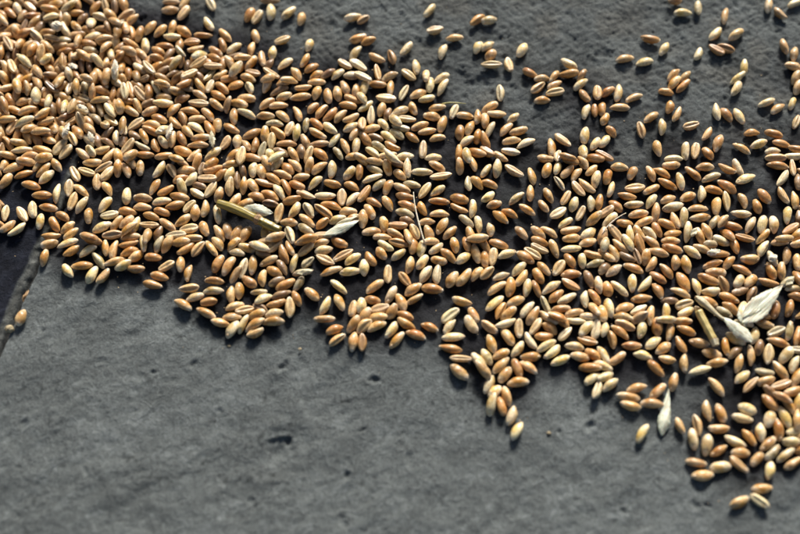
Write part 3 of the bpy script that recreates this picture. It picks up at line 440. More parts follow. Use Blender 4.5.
n8752,-5535,118,-71,0,121,83 n9303,-5529,132,98,0,129,102 p9113,-5974,133,93,0,333,104 p9520,-6156,134,74,0,0,106 n9649,-5065,131,93,0,243,101 
n9123,-6724,129,-10,0,328,98 n9284,-7123,132,5,0,1,103 n10075,-5113,126,-77,0,350,94 p10927,-4989,122,-22,0,8,88 p10746,-5309,129,164,0,359,99 
p11599,-5306,126,-118,5,1,93 p12077,-5264,140,-73,0,336,114 n9976,-5649,129,180,0,308,98 o11820,-5676,138,91,0,1,111 p11239,-5745,124,-93,0,37,91 
o10865,-5913,123,-56,0,272,90 p10400,-6060,133,-27,0,28,104 p12331,-5699,122,-160,3,32,88 o9869,-6344,126,29,0,346,94 p12158,-6074,122,-4,6,34,86 
n11428,-6128,132,37,-4,6,102 n10546,-6400,121,180,0,352,86 p9852,-6856,130,10,0,11,100 n11031,-6585,120,-135,4,348,86 n10424,-6781,132,-44,0,173,102 
p11924,-6468,136,37,0,31,109 n12116,-6748,130,33,0,11,100 p11358,-6946,126,75,-4,55,93 o11667,-4791,133,-52,4,43,102 n12247,-4847,132,-62,2,320,106 
n12407,-5377,294,-102,5,305,104 g11544,-6404,133,-137,5,303,103 p12596,-4859,143,-99,-7,48,114 n10296,-7954,131,24,0,42,100 
n11062,-7526,128,-175,0,39,97 p10918,-7908,127,-38,0,201,96 f-15531,11589,131,92,6,347,99 f-15596,11037,160,-75,20,86,97 f-15432,10138,341,82,6,45,95 
f-15442,9729,131,91,-4,189,101 f-15248,8781,139,-31,4,206,114 f-15044,8134,309,-93,-19,353,93 f-14954,7274,346,-47,-5,45,95 
f-14717,6904,136,-38,-11,13,96 f-14783,6155,304,-94,-12,26,91 f-14636,5817,144,81,-11,345,107 f-14628,5144,128,23,-3,52,97 
f-14610,4481,125,125,1,334,103 f-14380,3711,128,123,-12,70,87 f-15005,11761,141,-52,11,7,103 f-14967,11025,187,-122,-30,26,98 
f-14838,10306,120,-51,-4,293,88 f-14801,9572,126,42,4,207,105 f-14573,8947,135,-39,7,110,106 f-14653,8153,132,170,8,112,100 
f-14546,7530,145,79,-14,321,102 f-14438,7001,124,-70,6,335,91 f-14216,6259,138,-90,-7,282,106 f-14076,5757,129,-111,-9,335,97 
f-14220,4912,143,-31,-15,314,102 f-14023,4396,135,79,8,228,103 f-14453,11534,385,140,-5,7,102 f-14290,10976,128,-44,-7,27,93 
f-14373,9673,131,-143,4,12,101 f-14202,8979,129,147,7,352,100 f-13896,8235,136,-114,2,10,107 f-13962,7684,130,72,-8,338,93 
f-13800,6851,135,-83,4,282,106 f-13504,5069,132,76,8,75,102 f-14030,11530,133,99,8,28,99 f-13885,10981,145,141,-8,354,113 
f-14038,10299,137,-107,10,6,105 f-13752,9520,124,42,3,320,95 f-13413,8973,125,136,1,214,101 f-13504,8343,119,-89,-1,351,93 
f-13276,7704,121,105,3,31,90 f-13371,7082,126,35,-7,11,95 f-13079,6220,131,121,8,95,95 f-13180,5660,131,117,-1,254,111 f-13149,5025,136,118,-5,25,105 
f-13480,11846,116,-12,4,340,80 f-13345,10899,135,-156,-12,273,97 f-13187,10285,127,99,-6,25,93 f-13077,9520,131,8,8,336,98 
f-12991,8994,123,-106,-1,315,100 f-12836,8362,129,126,5,120,99 f-12873,7467,125,136,0,100,102 f-12654,6851,126,-111,4,35,93 
f-12670,6416,135,-11,-5,16,109 f-12741,5805,129,168,5,321,98 f-12551,5172,134,-18,3,338,108 f-12761,11467,297,-91,-14,274,98 
f-12566,10894,132,-68,-6,109,102 f-12667,10218,123,-88,3,209,91 f-12543,8856,137,16,7,46,107 f-12404,8198,130,58,-1,202,101 
f-12264,7739,136,150,14,334,96 f-12249,7080,134,-131,-7,44,101 f-12178,6282,142,-78,-13,21,102 f-12070,5557,121,129,-4,153,87 
f-12043,5030,119,86,1,45,93 f-12184,11710,152,117,21,179,91 f-12139,10894,131,117,3,334,105 f-11918,9395,129,-161,3,52,100 
f-11951,8854,126,-174,5,306,94 f-11999,8404,118,-84,0,301,93 f-11724,7592,136,-59,12,98,98 f-11651,7085,119,106,7,215,81 
f-11561,6396,130,171,-6,314,97 f-11579,5690,136,-140,3,193,110 f-11614,11770,125,21,9,10,88 f-11683,10995,128,147,10,31,90 
f-11522,9635,125,-20,-7,333,90 f-11495,9024,132,167,-5,5,102 f-11297,8386,127,-23,6,21,93 f-11053,7300,346,-98,-1,22,113 
f-11092,6992,121,-69,-3,149,97 f-11020,6213,137,127,-13,95,95 f-11040,5596,123,115,5,10,90 f-11098,11629,140,-89,-10,325,104 
f-10910,11083,137,148,8,304,107 f-10792,10284,149,138,15,334,100 f-10953,9660,141,2,-8,7,108 f-10925,9024,136,-20,-5,53,108 
f-10882,8404,129,-95,-4,113,101 f-10626,7649,143,129,-13,144,99 f-10722,6929,164,-12,-24,318,94 f-10464,6398,129,-63,-4,323,100 
f-10522,11740,128,-114,-6,191,96 f-10371,10829,137,111,0,43,110 f-10389,9393,353,-88,9,291,104 f-10234,8824,133,50,-10,65,97 
f-10378,8223,135,-121,12,48,96 f-10146,7567,131,137,-4,340,102 f-10022,6847,139,85,-8,30,106 f-10147,6282,124,-82,0,328,101 
f-9629,9467,134,-100,-4,340,106 f-9656,8327,129,-55,-9,148,95 f-9562,7575,175,-65,23,335,100 f-9441,7152,130,142,3,15,104 
f-9173,8214,130,69,-3,304,100 f-9005,7507,122,118,3,13,102 f-9032,6886,140,98,-8,73,106 f-8425,8178,133,-152,-11,344,99 f-8571,7454,160,157,18,64,106 
f-8455,7040,120,-55,-1,327,95 f-8107,8910,135,87,-7,40,103 f-7993,8267,123,-83,1,2,96 f-7860,7535,128,-80,4,334,96 f-7507,8274,129,-93,-4,35,103 
f-7564,7503,131,-85,0,338,109 f-6980,8148,121,-33,-1,0,98 f-6467,8147,127,-97,2,10,100 f-17726,13001,138,133,6,4,109 f-17546,12412,126,0,-4,293,93 
f-17471,11756,174,74,-21,14,106 f-17518,11351,123,139,-3,355,90 f-17352,10824,120,-59,0,250,85 f-17232,10351,133,-154,6,335,102 
f-17127,9937,128,-102,0,335,97 f-16989,9285,143,93,16,277,95 f-16993,8836,117,145,1,359,81 f-16934,8246,136,-153,-8,319,102 
f-16848,7961,129,-140,-6,353,96 f-16781,7396,124,-115,2,309,90 f-16670,7007,139,77,-11,0,98 f-16526,6513,132,124,-12,350,90 
f-16452,5962,126,86,-4,320,93 f-16421,5429,145,139,-16,350,93 f-16399,4994,138,-134,8,160,106 f-16221,4645,131,-100,-7,130,98 
f-16315,4194,157,143,-14,351,109 f-16141,3731,130,-102,9,345,93 f-15982,3347,127,-92,-9,8,90 f-15984,2786,154,82,14,352,112 
f-15794,2443,140,-154,15,325,89 f-15889,1970,141,107,-9,81,108 f-15703,1527,126,-164,-6,351,91 f-17253,12860,163,-141,18,330,104 
f-17101,12485,131,136,-10,289,93 f-17060,11793,138,-51,4,50,110 f-17015,11379,141,-10,-6,359,114 f-16821,10705,135,-46,-5,25,107 
f-16842,10249,159,88,19,62,102 f-16809,9764,132,45,10,323,96 f-16624,9370,135,-129,5,7,105 f-16541,8795,143,-117,-7,69,114 
f-16374,8283,175,161,-25,20,96 f-16507,7886,125,-93,6,5,90 f-16270,7470,141,99,-5,23,112 f-16325,6821,132,-84,6,215,97 f-16093,6490,179,32,24,29,105 
f-16166,6053,151,116,18,332,101 f-16103,5628,135,-1,8,99,101 f-15910,5030,130,-62,-8,324,97 f-15925,4498,136,-128,-11,160,98 
f-15754,4178,122,175,7,1,87 f-15674,3795,129,129,7,31,95 f-15570,3296,136,98,16,356,93 f-15542,2861,139,33,7,299,108 f-15497,2338,147,65,16,330,97 
f-15391,2006,130,60,5,48,100 f-15302,1369,122,176,-6,29,87 f-16854,13096,133,96,-6,342,100 f-16677,12293,139,104,7,132,111 
f-16760,11843,134,109,7,356,100 f-16506,11368,137,-100,6,194,106 f-16563,10838,170,129,-22,322,97 f-16435,10404,152,-89,18,329,95 
f-16377,9864,139,114,-8,247,106 f-16211,9163,129,133,6,66,96 f-16177,8683,126,114,-5,56,91 f-16015,8188,131,43,6,321,98 f-15981,7783,130,-21,-7,186,96 
f-15887,7353,133,46,-3,339,107 f-15841,6794,134,-66,-5,324,105 f-15828,6260,122,173,-5,47,88 f-15751,5984,169,2,-22,351,103 
f-15702,5473,125,-111,5,220,89 f-15499,5052,138,-72,10,315,100 f-15508,4582,132,-60,3,6,103 f-15356,4081,179,-126,-28,129,95 
f-15310,3659,127,-105,-5,320,95 f-15182,3240,182,113,25,107,105 f-15163,2831,163,33,22,358,97 f-15134,2408,121,-47,3,29,91 
f-14941,1858,142,179,7,20,111 f-15034,1588,135,176,4,15,106 f-16424,12837,134,2,6,295,103 f-16345,12357,134,103,7,188,102 
f-16257,11848,141,144,9,347,107 f-16207,11351,150,-81,16,329,100 f-16111,10732,135,94,-5,229,105 f-16064,10231,169,9,22,12,102 
f-16004,9874,126,61,-4,327,94 f-15943,9451,136,3,6,54,107 f-15826,8722,133,107,8,52,101 f-15580,8214,291,-60,17,10,93 f-15575,7892,132,-90,9,38,96 
f-15488,7288,142,-12,-22,318,81 f-15430,6872,149,165,-20,11,87 f-15446,6537,131,47,-14,323,88 f-15352,5846,134,-106,5,2,104 
f-15187,5478,222,47,34,353,104 f-15101,5111,145,-130,-12,14,108 f-14979,4559,132,-54,0,98,102 f-15015,4187,139,-50,4,9,112 
f-14841,3487,351,173,1,191,96 f-14926,3343,127,99,-5,47,93 f-14779,2823,122,-95,2,252,92 f-14705,2392,155,-11,-19,349,100 f-14715,2109,129,4,-7,322,94 
f-14501,1496,125,-74,-3,96,92 f-15936,12923,128,73,6,150,95 f-16033,12451,134,135,-6,306,100 f-15832,11972,125,-111,6,9,89 
f-15855,11330,163,39,22,311,99 f-15651,10666,134,161,-8,353,99 f-15613,10368,130,-16,-1,343,111 f-15284,9648,356,163,16,33,100 
f-15413,9258,122,34,-3,42,89 f-15419,8713,362,-109,-11,354,101 f-15354,8288,132,-97,5,7,100 f-15251,7830,125,-103,5,324,89 
f-15129,7362,118,100,-5,313,80 f-15041,6867,131,136,-3,117,104 f-15067,6391,129,-173,5,70,97 f-14996,5971,129,127,8,5,93 
f-14882,5527,122,-47,-1,347,97 f-14582,4828,333,-84,-3,210,108 f-14458,4341,380,-116,-20,17,112 f-14410,3912,337,-4,-12,307,95 
f-14688,3710,140,83,8,57,110 f-14503,3275,149,174,17,282,98 f-14461,2901,139,131,12,193,99 f-14267,2390,134,72,-8,339,98 f-14172,2021,153,40,-17,25,98 
f-14218,1604,126,-47,4,218,98 f-15446,12594,387,-58,0,66,93 f-15636,12447,130,106,6,19,99 f-15373,11987,126,103,7,131,91 f-15260,11148,178,59,25,0,103 
f-15227,10711,124,-22,4,345,94 f-15115,10228,138,106,11,276,102 f-15027,9794,175,168,-24,292,98 f-15003,9264,249,-38,-5,2,85 
f-14933,8915,134,137,0,48,107 f-14942,8408,130,-141,-4,41,101 f-14852,7826,131,27,7,340,98 f-14827,7383,135,-100,-13,154,96 
f-14539,6664,308,173,1,312,112 f-14568,6379,124,38,3,208,97 f-14463,5763,389,-166,6,3,106 f-14412,5607,129,59,3,273,100 f-14143,4781,358,58,6,183,89 
f-14351,4581,133,-66,4,61,104 f-14309,4118,172,24,30,50,87 f-14052,3675,130,130,-3,312,102 f-14020,3223,131,-64,-4,48,102 
f-14114,2885,133,-58,-8,277,100 f-13837,2425,132,-31,-10,116,93 f-13812,1930,143,63,11,232,109 f-13769,1547,187,-8,-23,220,112 
f-15428,13586,124,-87,0,173,92 f-15232,12942,127,-56,-4,312,96 f-15329,12626,138,139,0,184,111 f-15013,11983,349,80,-15,314,95 
f-14970,11390,128,-34,-1,339,106 f-14918,13658,124,-167,3,177,91 f-14965,13052,129,105,9,0,94 f-14859,12468,139,102,12,34,100 
f-14747,12020,136,179,-9,59,102 f-14623,11455,122,109,6,356,88 f-14509,13471,127,171,8,90,91 f-14572,13062,135,130,8,34,102 
f-14521,12577,164,-115,-19,10,108 f-14297,12140,132,-71,4,312,102 f-14340,11510,132,-53,4,344,101 f-14175,13616,132,131,-4,46,102 
f-14128,13123,124,134,6,179,89 f-13985,12526,131,142,3,200,101 f-13871,11981,142,-92,-13,333,105 f-13729,11514,173,129,23,10,103 
f-13819,13549,123,-87,-5,14,90 f-13657,13166,124,-108,-4,344,91 f-13576,12571,135,90,0,53,107 f-13479,11744,345,174,-1,42,88 
f-13388,11508,123,-42,-5,82,90 f-13268,13668,137,97,0,71,110 f-13177,13132,126,-174,7,2,92 f-13176,12629,125,119,2,320,93 
f-13113,12080,134,109,6,4,103 f-13019,11520,138,-61,-8,202,104 f-12871,13623,128,-93,0,349,97 f-12747,13053,125,-157,6,315,88 
f-12772,12590,127,-90,4,298,95 f-12750,11980,130,56,-4,210,100 f-12543,11619,118,167,2,331,92 f-12476,13637,124,129,0,353,91 
f-12409,12965,152,-147,13,15,108 f-12371,12531,138,-134,-9,8,103 f-12210,12089,135,16,6,139,104 f-12172,11333,174,-37,-22,216,105 
f-11962,13532,124,-53,-5,322,91 f-11996,12994,137,74,10,343,102 f-11990,12538,135,41,3,314,107 f-11828,11979,135,56,-5,188,104 
f-11767,11404,136,114,15,58,90 f-11541,13631,124,32,-6,216,87 f-11536,13077,128,178,-7,348,92 f-11394,12413,133,-114,5,354,103 
f-11258,11687,373,179,-10,92,97 f-11422,11518,141,-123,13,53,101 f-11055,13544,122,-57,-5,334,89 f-11115,13211,133,-21,4,354,105 
f-10945,12619,127,-28,-6,59,93 f-10999,12087,139,121,9,337,107 f-10829,11524,146,-90,-16,1,98 f14976,8267,116,-60,-5,154,80 
f14807,7522,128,-36,4,135,97 f14665,7094,125,-117,4,44,92 f14405,5201,126,96,7,271,92 f14333,4678,135,-85,-10,22,97 f14313,4042,134,-179,-2,348,107 
f14106,3514,139,-32,7,160,105 f14228,3134,136,-34,4,40,109 f13907,2056,132,-28,-7,224,98 f13920,1361,120,36,5,19,84 f13539,-170,127,46,6,306,94 
f13484,-694,127,-95,5,301,92 f13573,-1272,126,50,5,268,93 f13263,-1728,140,-153,-5,274,114 f13389,-2257,137,168,-8,37,104 f13153,-2680,125,38,6,353,91 
f13099,-3774,139,-139,-8,313,107 f12898,-4483,128,-100,-3,8,96 f12719,-5456,125,156,-7,90,88 f12640,-5875,136,-171,-6,307,107 
f12519,-6337,163,6,23,24,95 f15466,8179,131,-8,-6,20,99 f15207,7633,158,-7,-14,133,114 f15146,6938,188,38,32,308,91 f14959,6558,136,125,6,12,106 
f14922,5452,132,-92,6,5,96 f14690,4830,123,69,0,297,90 f14616,4282,132,175,10,13,97 f14620,3553,168,-157,-23,189,100 f14682,3080,131,94,-4,354,100 
f14383,2385,121,145,0,44,87 f14442,2016,133,157,0,356,105 f14258,1287,125,-156,4,336,92 f14250,803,131,92,-4,28,101 f14121,256,131,-143,5,73,100 
f13986,-174,127,-127,4,163,94 f13896,-740,133,27,6,24,103 f13764,-1787,127,-162,5,201,93 f13739,-2111,132,-21,10,216,91 f13504,-3039,122,-122,0,356,88 
f13509,-3535,119,-103,-4,55,84 f13230,-5059,126,109,6,120,93 f13192,-5514,119,154,-5,119,82 f12957,-6359,131,136,-7,14,96 
f15803,8435,127,101,-4,359,94 f15578,6991,144,-17,10,197,111 f15446,6604,123,44,-4,6,90 f15325,5987,136,-41,-6,70,107 f15329,5414,134,23,8,32,101 
f15340,4621,131,121,0,274,101 f15040,3971,135,-53,-12,6,94 f15011,3561,124,-63,3,16,92 f15044,3070,128,-66,-6,341,96 f14809,1231,130,-5,-5,51,98 
f14541,250,135,41,7,335,103 f14316,-744,126,-100,0,345,95 f14387,-1181,137,-129,0,188,110 f14170,-1803,225,-103,31,352,111 
f14100,-2087,116,131,-3,20,80 f14161,-2633,130,-40,-5,58,99 f13892,-3088,129,-106,4,225,98 f13877,-3541,125,27,6,324,91 f13744,-4481,116,35,-4,323,80 
f13766,-4958,120,104,0,83,85 f13531,-5449,130,-75,-6,258,97 f13507,-6045,132,136,4,2,104 f13346,-6502,134,66,7,15,102 f13560,-6776,134,86,6,324,102 
f16394,8183,128,51,0,339,97 f16151,7188,134,-57,0,10,106 f15900,5868,133,-154,5,342,102 f15786,5343,135,-113,0,5,107 f15748,4130,128,155,0,1,97 
f15548,3740,126,111,0,44,94 f15451,3175,121,82,0,195,87 f15196,2437,137,79,0,177,110 f15367,1899,126,21,0,9,94 f15057,1466,124,-177,4,105,91 
f15193,920,118,-25,0,83,82 f15002,395,132,-138,-5,329,103 f14993,-103,123,93,6,317,88 f14802,-1251,130,-143,0,343,99 f14284,-2887,324,170,-15,0,101 
f14544,-3115,133,95,5,335,109 f14342,-3583,155,-137,-21,306,93 f14343,-4062,120,-74,-6,19,84 f14081,-4512,136,58,6,77,105 
f13947,-5353,132,37,-5,174,100 f13912,-5941,151,20,-18,278,94 """
rows = []
for tok in DATA.split():
    v = tok[1:].split(','); rows.append([tok[0]] + [int(a) for a in v])

def build_stone():
    fx = np.arange(-.150, .1501, .00055); fy = np.arange(-.112, .1401, .00055)
    ex = np.array([-.9, -.5, -.32, -.24, -.2, -.175, -.16]); ey0 = np.array([-.9, -.5, -.3, -.2, -.16, -.13, -.118]); ey1 = np.array([.146, .155, .17, .2, .26, .4, .9])
    xs = np.concatenate([ex, fx, -ex[::-1]]); ys = np.concatenate([ey0, fy, ey1])
    X, Y = np.meshgrid(xs, ys)
    n = lattice_noise
    wob = n(X, Y, .02, 3) * .004 + n(X, Y, .007, 4) * .0012
    h = n(X + wob, Y - wob, .035, 5) * .00035 + n(X + wob, Y, .012, 6) * .00022 + n(X + wob, Y - wob, .0050, 7, .7, 2.2) * .00040 + n(X, Y, .0019, 8, .6, 1.6) * .00017 + n(X, Y, .0011, 9) * .00010
    # cleft ridges running down to the right, strongest towards the far side
    g = ground(520, 60); far = sstep(.015, .06, Y)
    ridge = 1 - np.abs(n(X + wob * 2, Y + wob * 2, .0032, 21, math.radians(-38), 3.2)) * 2
    xh = 1 - np.abs(n(X, Y, .0015, 61, math.radians(-52), 2.6)) * 2 + (1 - np.abs(n(X, Y, .0014, 62, math.radians(28), 2.2)) * 2)
    h += far * (xh * .00026 + ridge * .00018 + n(X + wob, Y, .0016, 22, math.radians(-40), 2.5) * .00010)
    near = 1 - far
    lay = n(X + wob * 3, Y + wob * 3, .03, 31)
    h += near * (np.floor(lay * 3.2) / 3.2 - lay) * .0006 * sstep(-.6, .6, n(X, Y, .05, 33))
    # chips and pits
    r = np.random.default_rng(77)
    def pit(px, py, rad, dep, el=1., rot=0.):
        nonlocal h
        c = ground(px, py); c_, s_ = math.cos(rot), math.sin(rot)
        u = ((X - c[0]) * c_ + (Y - c[1]) * s_) / el; v = -(X - c[0]) * s_ + (Y - c[1]) * c_
        d = np.sqrt(u * u + v * v) / rad * (1 + .35 * n(X, Y, rad * .9, int(px * 7 + py) % 997))
        h = h - dep * np.exp(-(d ** 2.6)) + dep * .35 * np.exp(-((d - 1.45) / .35) ** 2)
    pit(280, 448, .0060, .0009, 1.2, .9); pit(279, 445, .0028, .0008, 1.3, .4); pit(274, 456, .0022, .0005, 1.5, 1.2); pit(288, 440, .0013, .0008)
    pit(347, 475, .0012, .0009); pit(283, 366, .0010, .0010, 2.2, .8); pit(374, 380, .0012, .0009, 1.4)
    pit(589, 427, .0013, .0011, 1.3, 1); pit(559, 432, .0008, .0007); pit(251, 501, .0012, .0006); pit(193, 364, .0009, .0007, 1.8, 1.1)
    pit(153, 372, .0008, .0007); pit(131, 337, .0016, .0005, 2, .7); pit(605, 54, .0016, .0008, 2., 0); pit(24, 424, .0013, .0006); pit(219, 410, .0010, .0006)
    for k in range(120):
        px, py = r.uniform(-20, 820), r.uniform(-20, 550)
        pit(px, py, r.uniform(.0004, .0011), r.uniform(.0002, .0007), r.uniform(1, 2.4), r.uniform(0, 3))
    for k in range(10):
        pit(r.uniform(400, 780), r.uniform(5, 110), r.uniform(.002, .004), r.uniform(.0003, .0006), r.uniform(1, 2.5), r.uniform(-.8, 0))
    # joint between the two stones
    a = ground(40, 258); b = ground(1, 347); t = (b - a)[:2]; t /= np.linalg.norm(t); nrm = np.array([t[1], -t[0]])
    if nrm[0] > 0: nrm = -nrm                                      # points to the left-hand stone
    s = (X - a[0]) * nrm[0] + (Y - a[1]) * nrm[1] + n(X, Y, .006, 41) * .00035 + n(X, Y, .0022, 42) * .00025
    gap = np.exp(-((s - .0003) / .0010) ** 4); fillm = sstep(.0011, .0017, s) * (1 - sstep(.0030, .0040, s)); left = sstep(.0030, .0042, s)
    under = 1 - sstep(ground(0, 175)[1], ground(0, 150)[1], Y); gap = gap * under; fillm = fillm * under; left = left * under
    h = h - gap * .0028 - fillm * (.0009 + .0004 * n(X, Y, .0016, 43)) - left * (.0003 + .5 * h)
    # height never above the plane the grains lie on by more than a hair
    h = np.minimum(h, .0006) - .0003
    # broad colour of the stone: shade between the grains painted in as a dark band, pale rest
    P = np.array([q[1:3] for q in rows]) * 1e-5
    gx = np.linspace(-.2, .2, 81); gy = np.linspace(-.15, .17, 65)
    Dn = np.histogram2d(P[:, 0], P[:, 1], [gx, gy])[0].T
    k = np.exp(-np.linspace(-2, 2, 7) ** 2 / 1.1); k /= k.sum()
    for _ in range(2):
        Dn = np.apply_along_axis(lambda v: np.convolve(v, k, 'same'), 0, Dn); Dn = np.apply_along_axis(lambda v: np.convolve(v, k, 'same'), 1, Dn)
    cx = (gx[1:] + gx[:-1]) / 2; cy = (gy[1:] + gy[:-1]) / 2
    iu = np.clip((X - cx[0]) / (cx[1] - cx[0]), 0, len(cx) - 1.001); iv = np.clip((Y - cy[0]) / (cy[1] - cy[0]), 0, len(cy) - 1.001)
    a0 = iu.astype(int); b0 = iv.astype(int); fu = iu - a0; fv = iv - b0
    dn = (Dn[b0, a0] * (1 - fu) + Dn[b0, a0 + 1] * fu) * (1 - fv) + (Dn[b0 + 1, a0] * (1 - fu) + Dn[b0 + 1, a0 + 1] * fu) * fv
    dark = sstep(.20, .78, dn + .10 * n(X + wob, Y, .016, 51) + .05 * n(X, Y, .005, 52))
    pale = np.array([.108, .118, .114]) * (1 - .14 * far[..., None]); grain_shade = np.array([.0175, .0175, .0195])
    c = pale + (grain_shade - pale) * dark[..., None]
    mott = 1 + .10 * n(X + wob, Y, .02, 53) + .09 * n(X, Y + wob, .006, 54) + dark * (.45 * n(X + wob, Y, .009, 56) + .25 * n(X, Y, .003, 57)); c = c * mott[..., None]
    scuff = sstep(.45, .85, n(X + wob, Y, .0042, 71, .6, 2.2) * .75 + n(X, Y, .0013, 72) * .45) * (1 - .8 * dark); c = c * (1 + .30 * scuff)[..., None]
    pore = sstep(.62, .85, n(X, Y, .0013, 73) * .8 + n(X, Y, .006, 74) * .3); c = c * (1 - .45 * pore)[..., None]
    brn = far * sstep(.1, .8, n(X, Y, .011, 75)) ; c = c * (1 - .04 * far + 0 * Y)[..., None] * (1 + brn[..., None] * np.array([.06, .0, -.05]))
    lc = np.array([.012, .0135, .019]) * (1 + .35 * n(X, Y, .004, 91) + .3 * n(X, Y, .0013, 92) + .9 * sstep(.7, .95, n(X, Y, .0016, 93, .3, 2.5)))[..., None]; c = c + (lc - c) * left[..., None]
    mo = np.array([.085, .088, .080]); c = c + (mo * (1 + .3 * n(X, Y, .003, 55))[..., None] - c) * fillm[..., None]
    c = c + (np.array([.02, .018, .016]) - c) * (gap * .8)[..., None]
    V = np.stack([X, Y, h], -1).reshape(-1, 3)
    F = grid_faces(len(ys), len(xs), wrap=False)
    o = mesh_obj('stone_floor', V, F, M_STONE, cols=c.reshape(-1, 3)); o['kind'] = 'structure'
    o['label'] = 'grey weathered stone paving with a dirt filled joint at the left'
build_stone()

# ------------------------------------------------------------------ wheat grains
NU, NV = 19, 22
SUBT = np.sin(np.linspace(-math.pi / 2, math.pi / 2, NU)); SUBT[0], SUBT[-1] = -1, 1
PHI = np.linspace(0, 2 * math.pi, NV, endpoint=False)
PAL = {'n': (.585, .318, .078), 'o': (.47, .215, .036), 'p': (.74, .57, .29), 'b': (.22, .110, .032), 'g': (.39, .30, .135), 'c': (.60, .37, .115), 'f': (.42, .215, .055)}
def grain_geo(code, L, seed):
    r = np.random.default_rng(seed)
    a = 3.42e-3 * L; wd = np.clip(r.normal(1.50, .16), 1.15, 1.8) * 1e-3; th = np.clip(r.normal(1.48, .10), 1.2, 1.65) * 1e-3
    if code in 'bg': wd *= .93; th *= .9
    t = SUBT[:, None]; ph = PHI[None]
    pg = r.uniform(1.55, 2.3); pb = r.uniform(2.0, 3.6)
    tt = (t + .06 + r.uniform(-.05, .05)); tt = np.clip(np.where(tt < 0, tt / 1.06, tt), -1, 1)
    at = np.abs(t)
    prof = np.where(t < 0, (1 - at ** pg) ** .62, (1 - at ** pb) ** .56)      # germ end at -1, brush end at +1
    prof = prof * (1 + .05 * np.sin(3 * t + r.uniform(0, 6))) * (1 - r.uniform(.0, .14) * t)
    cy, sz = np.cos(ph), np.sin(ph)
    knob = r.uniform(0, .10); prof = prof * (1 + knob * np.exp(-((t - .86) / .10) ** 2) - knob * 1.2 * np.exp(-((t - .66) / .13) ** 2))
    ybul = np.sign(cy) * np.abs(cy) ** .90; zbul = np.sign(sz) * np.abs(sz) ** 1.12
    y = ybul * wd * prof; z = zbul * th * prof
    z = np.where(sz < 0, z * .90, z)
    # crease on the underside
    dphi = np.abs(ph - 1.5 * math.pi)
    cr = np.exp(-(dphi / .25) ** 2) * (1 - at ** 6) * prof
    z = z + cr * r.uniform(.55, .85) * 1e-3
    # germ hollow on the back, near the -1 end
    gm = np.exp(-(((t + .72) / .20) ** 2 + ((ph - math.pi / 2) / .62) ** 2))
    z = z - gm * .22e-3
    x = t * a + 0 * ph
    # bow, twist, lumps
    z = z - (t ** 2) * r.uniform(.1, .42) * 1e-3
    y = y + (t ** 2) * r.normal(0, .13) * 1e-3 + t * r.normal(0, .05) * 1e-3
    lump = r.normal(0, 1, 8)
    l = (np.sin(2 * ph + 3 * t * lump[0] + lump[1] * 3) * .5 + np.sin(3 * ph + 2.5 * t + lump[2] * 3) * .35 + np.sin(5 * t + ph + lump[3] * 3) * .4) * (.045 if code not in 'bg' else .075)
    y = y * (1 + l); z = z * (1 + l)
    V = np.stack([x, y, z], -1)
    # colours that belong to the coat
    base = np.array(PAL[code]) * r.normal(1, .12) * np.array([1, r.normal(1.01, .03), r.normal(1, .06)])
    pale = base * .34 + np.array([.92, .82, .62]) * .66
    if code in 'bof': pale = base * .62 + np.array([.84, .70, .46]) * .38
    warm = base * np.array([.80, .67, .36])
    C = np.ones((NU, NV, 3)) * (base * .72 + pale * .28)
    t0, p0 = r.uniform(-.35, .25), r.uniform(-.8, .8) + math.pi / 2
    wob = .25 * np.sin(3 * t + 2 * ph + r.uniform(0, 6)) + .2 * np.sin(6 * t - ph + r.uniform(0, 6))
    dph = np.abs((ph - p0 + math.pi) % (2 * math.pi) - math.pi)
    patch = sstep(1.25, .55, np.sqrt(((t - t0) / .62) ** 2 + (dph / 1.15) ** 2) + wob) * r.uniform(.5, 1)
    C = C + (warm - C) * patch[..., None]
    we = np.clip(sstep(.50, 1.0, t + .3 * wob) * r.uniform(.6, 1) + sstep(.62, 1., -t + .2 * wob) * r.uniform(.3, .9), 0, 1) + 0 * ph
    C = C + (pale - C) * we[..., None]
    rub = sstep(.55, 1.0, np.sin(5 * t + r.uniform(0, 6)) * np.sin(2 * ph + r.uniform(0, 6)) + .3 * np.sin(9 * t + 3 * ph)) * r.uniform(0, .5)
    C = C + (pale - C) * rub[..., None]
    sc = r.random()
    if sc < .22:                                                   # a dark scuff or black-point stain near the germ
        ts, ps = r.uniform(-.9, .5), r.uniform(0, 6.28)
        sp = np.exp(-(((t - ts) / .16) ** 2 + (((ph - ps + math.pi) % (2 * math.pi) - math.pi) / .5) ** 2)); C = C * (1 - .6 * sp)[..., None]
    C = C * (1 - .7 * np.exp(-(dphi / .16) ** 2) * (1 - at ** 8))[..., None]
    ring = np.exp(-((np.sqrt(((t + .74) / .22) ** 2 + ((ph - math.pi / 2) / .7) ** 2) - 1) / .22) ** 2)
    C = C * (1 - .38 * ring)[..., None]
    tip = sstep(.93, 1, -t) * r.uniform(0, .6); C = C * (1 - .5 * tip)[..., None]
    U = np.stack([np.cos(ph) * 1. + 0 * t, t * 1.6 + 0 * ph, np.sin(ph) * 1. + 0 * t], -1) + np.array([seed * 3.17 % 91, seed * 7.3 % 83, seed * 1.9 % 57])
    return V.reshape(-1, 3), np.clip(C, .01, .95).reshape(-1, 3), U.reshape(-1, 3)
GF = grid_faces(NU, NV)[:, ::-1].copy()
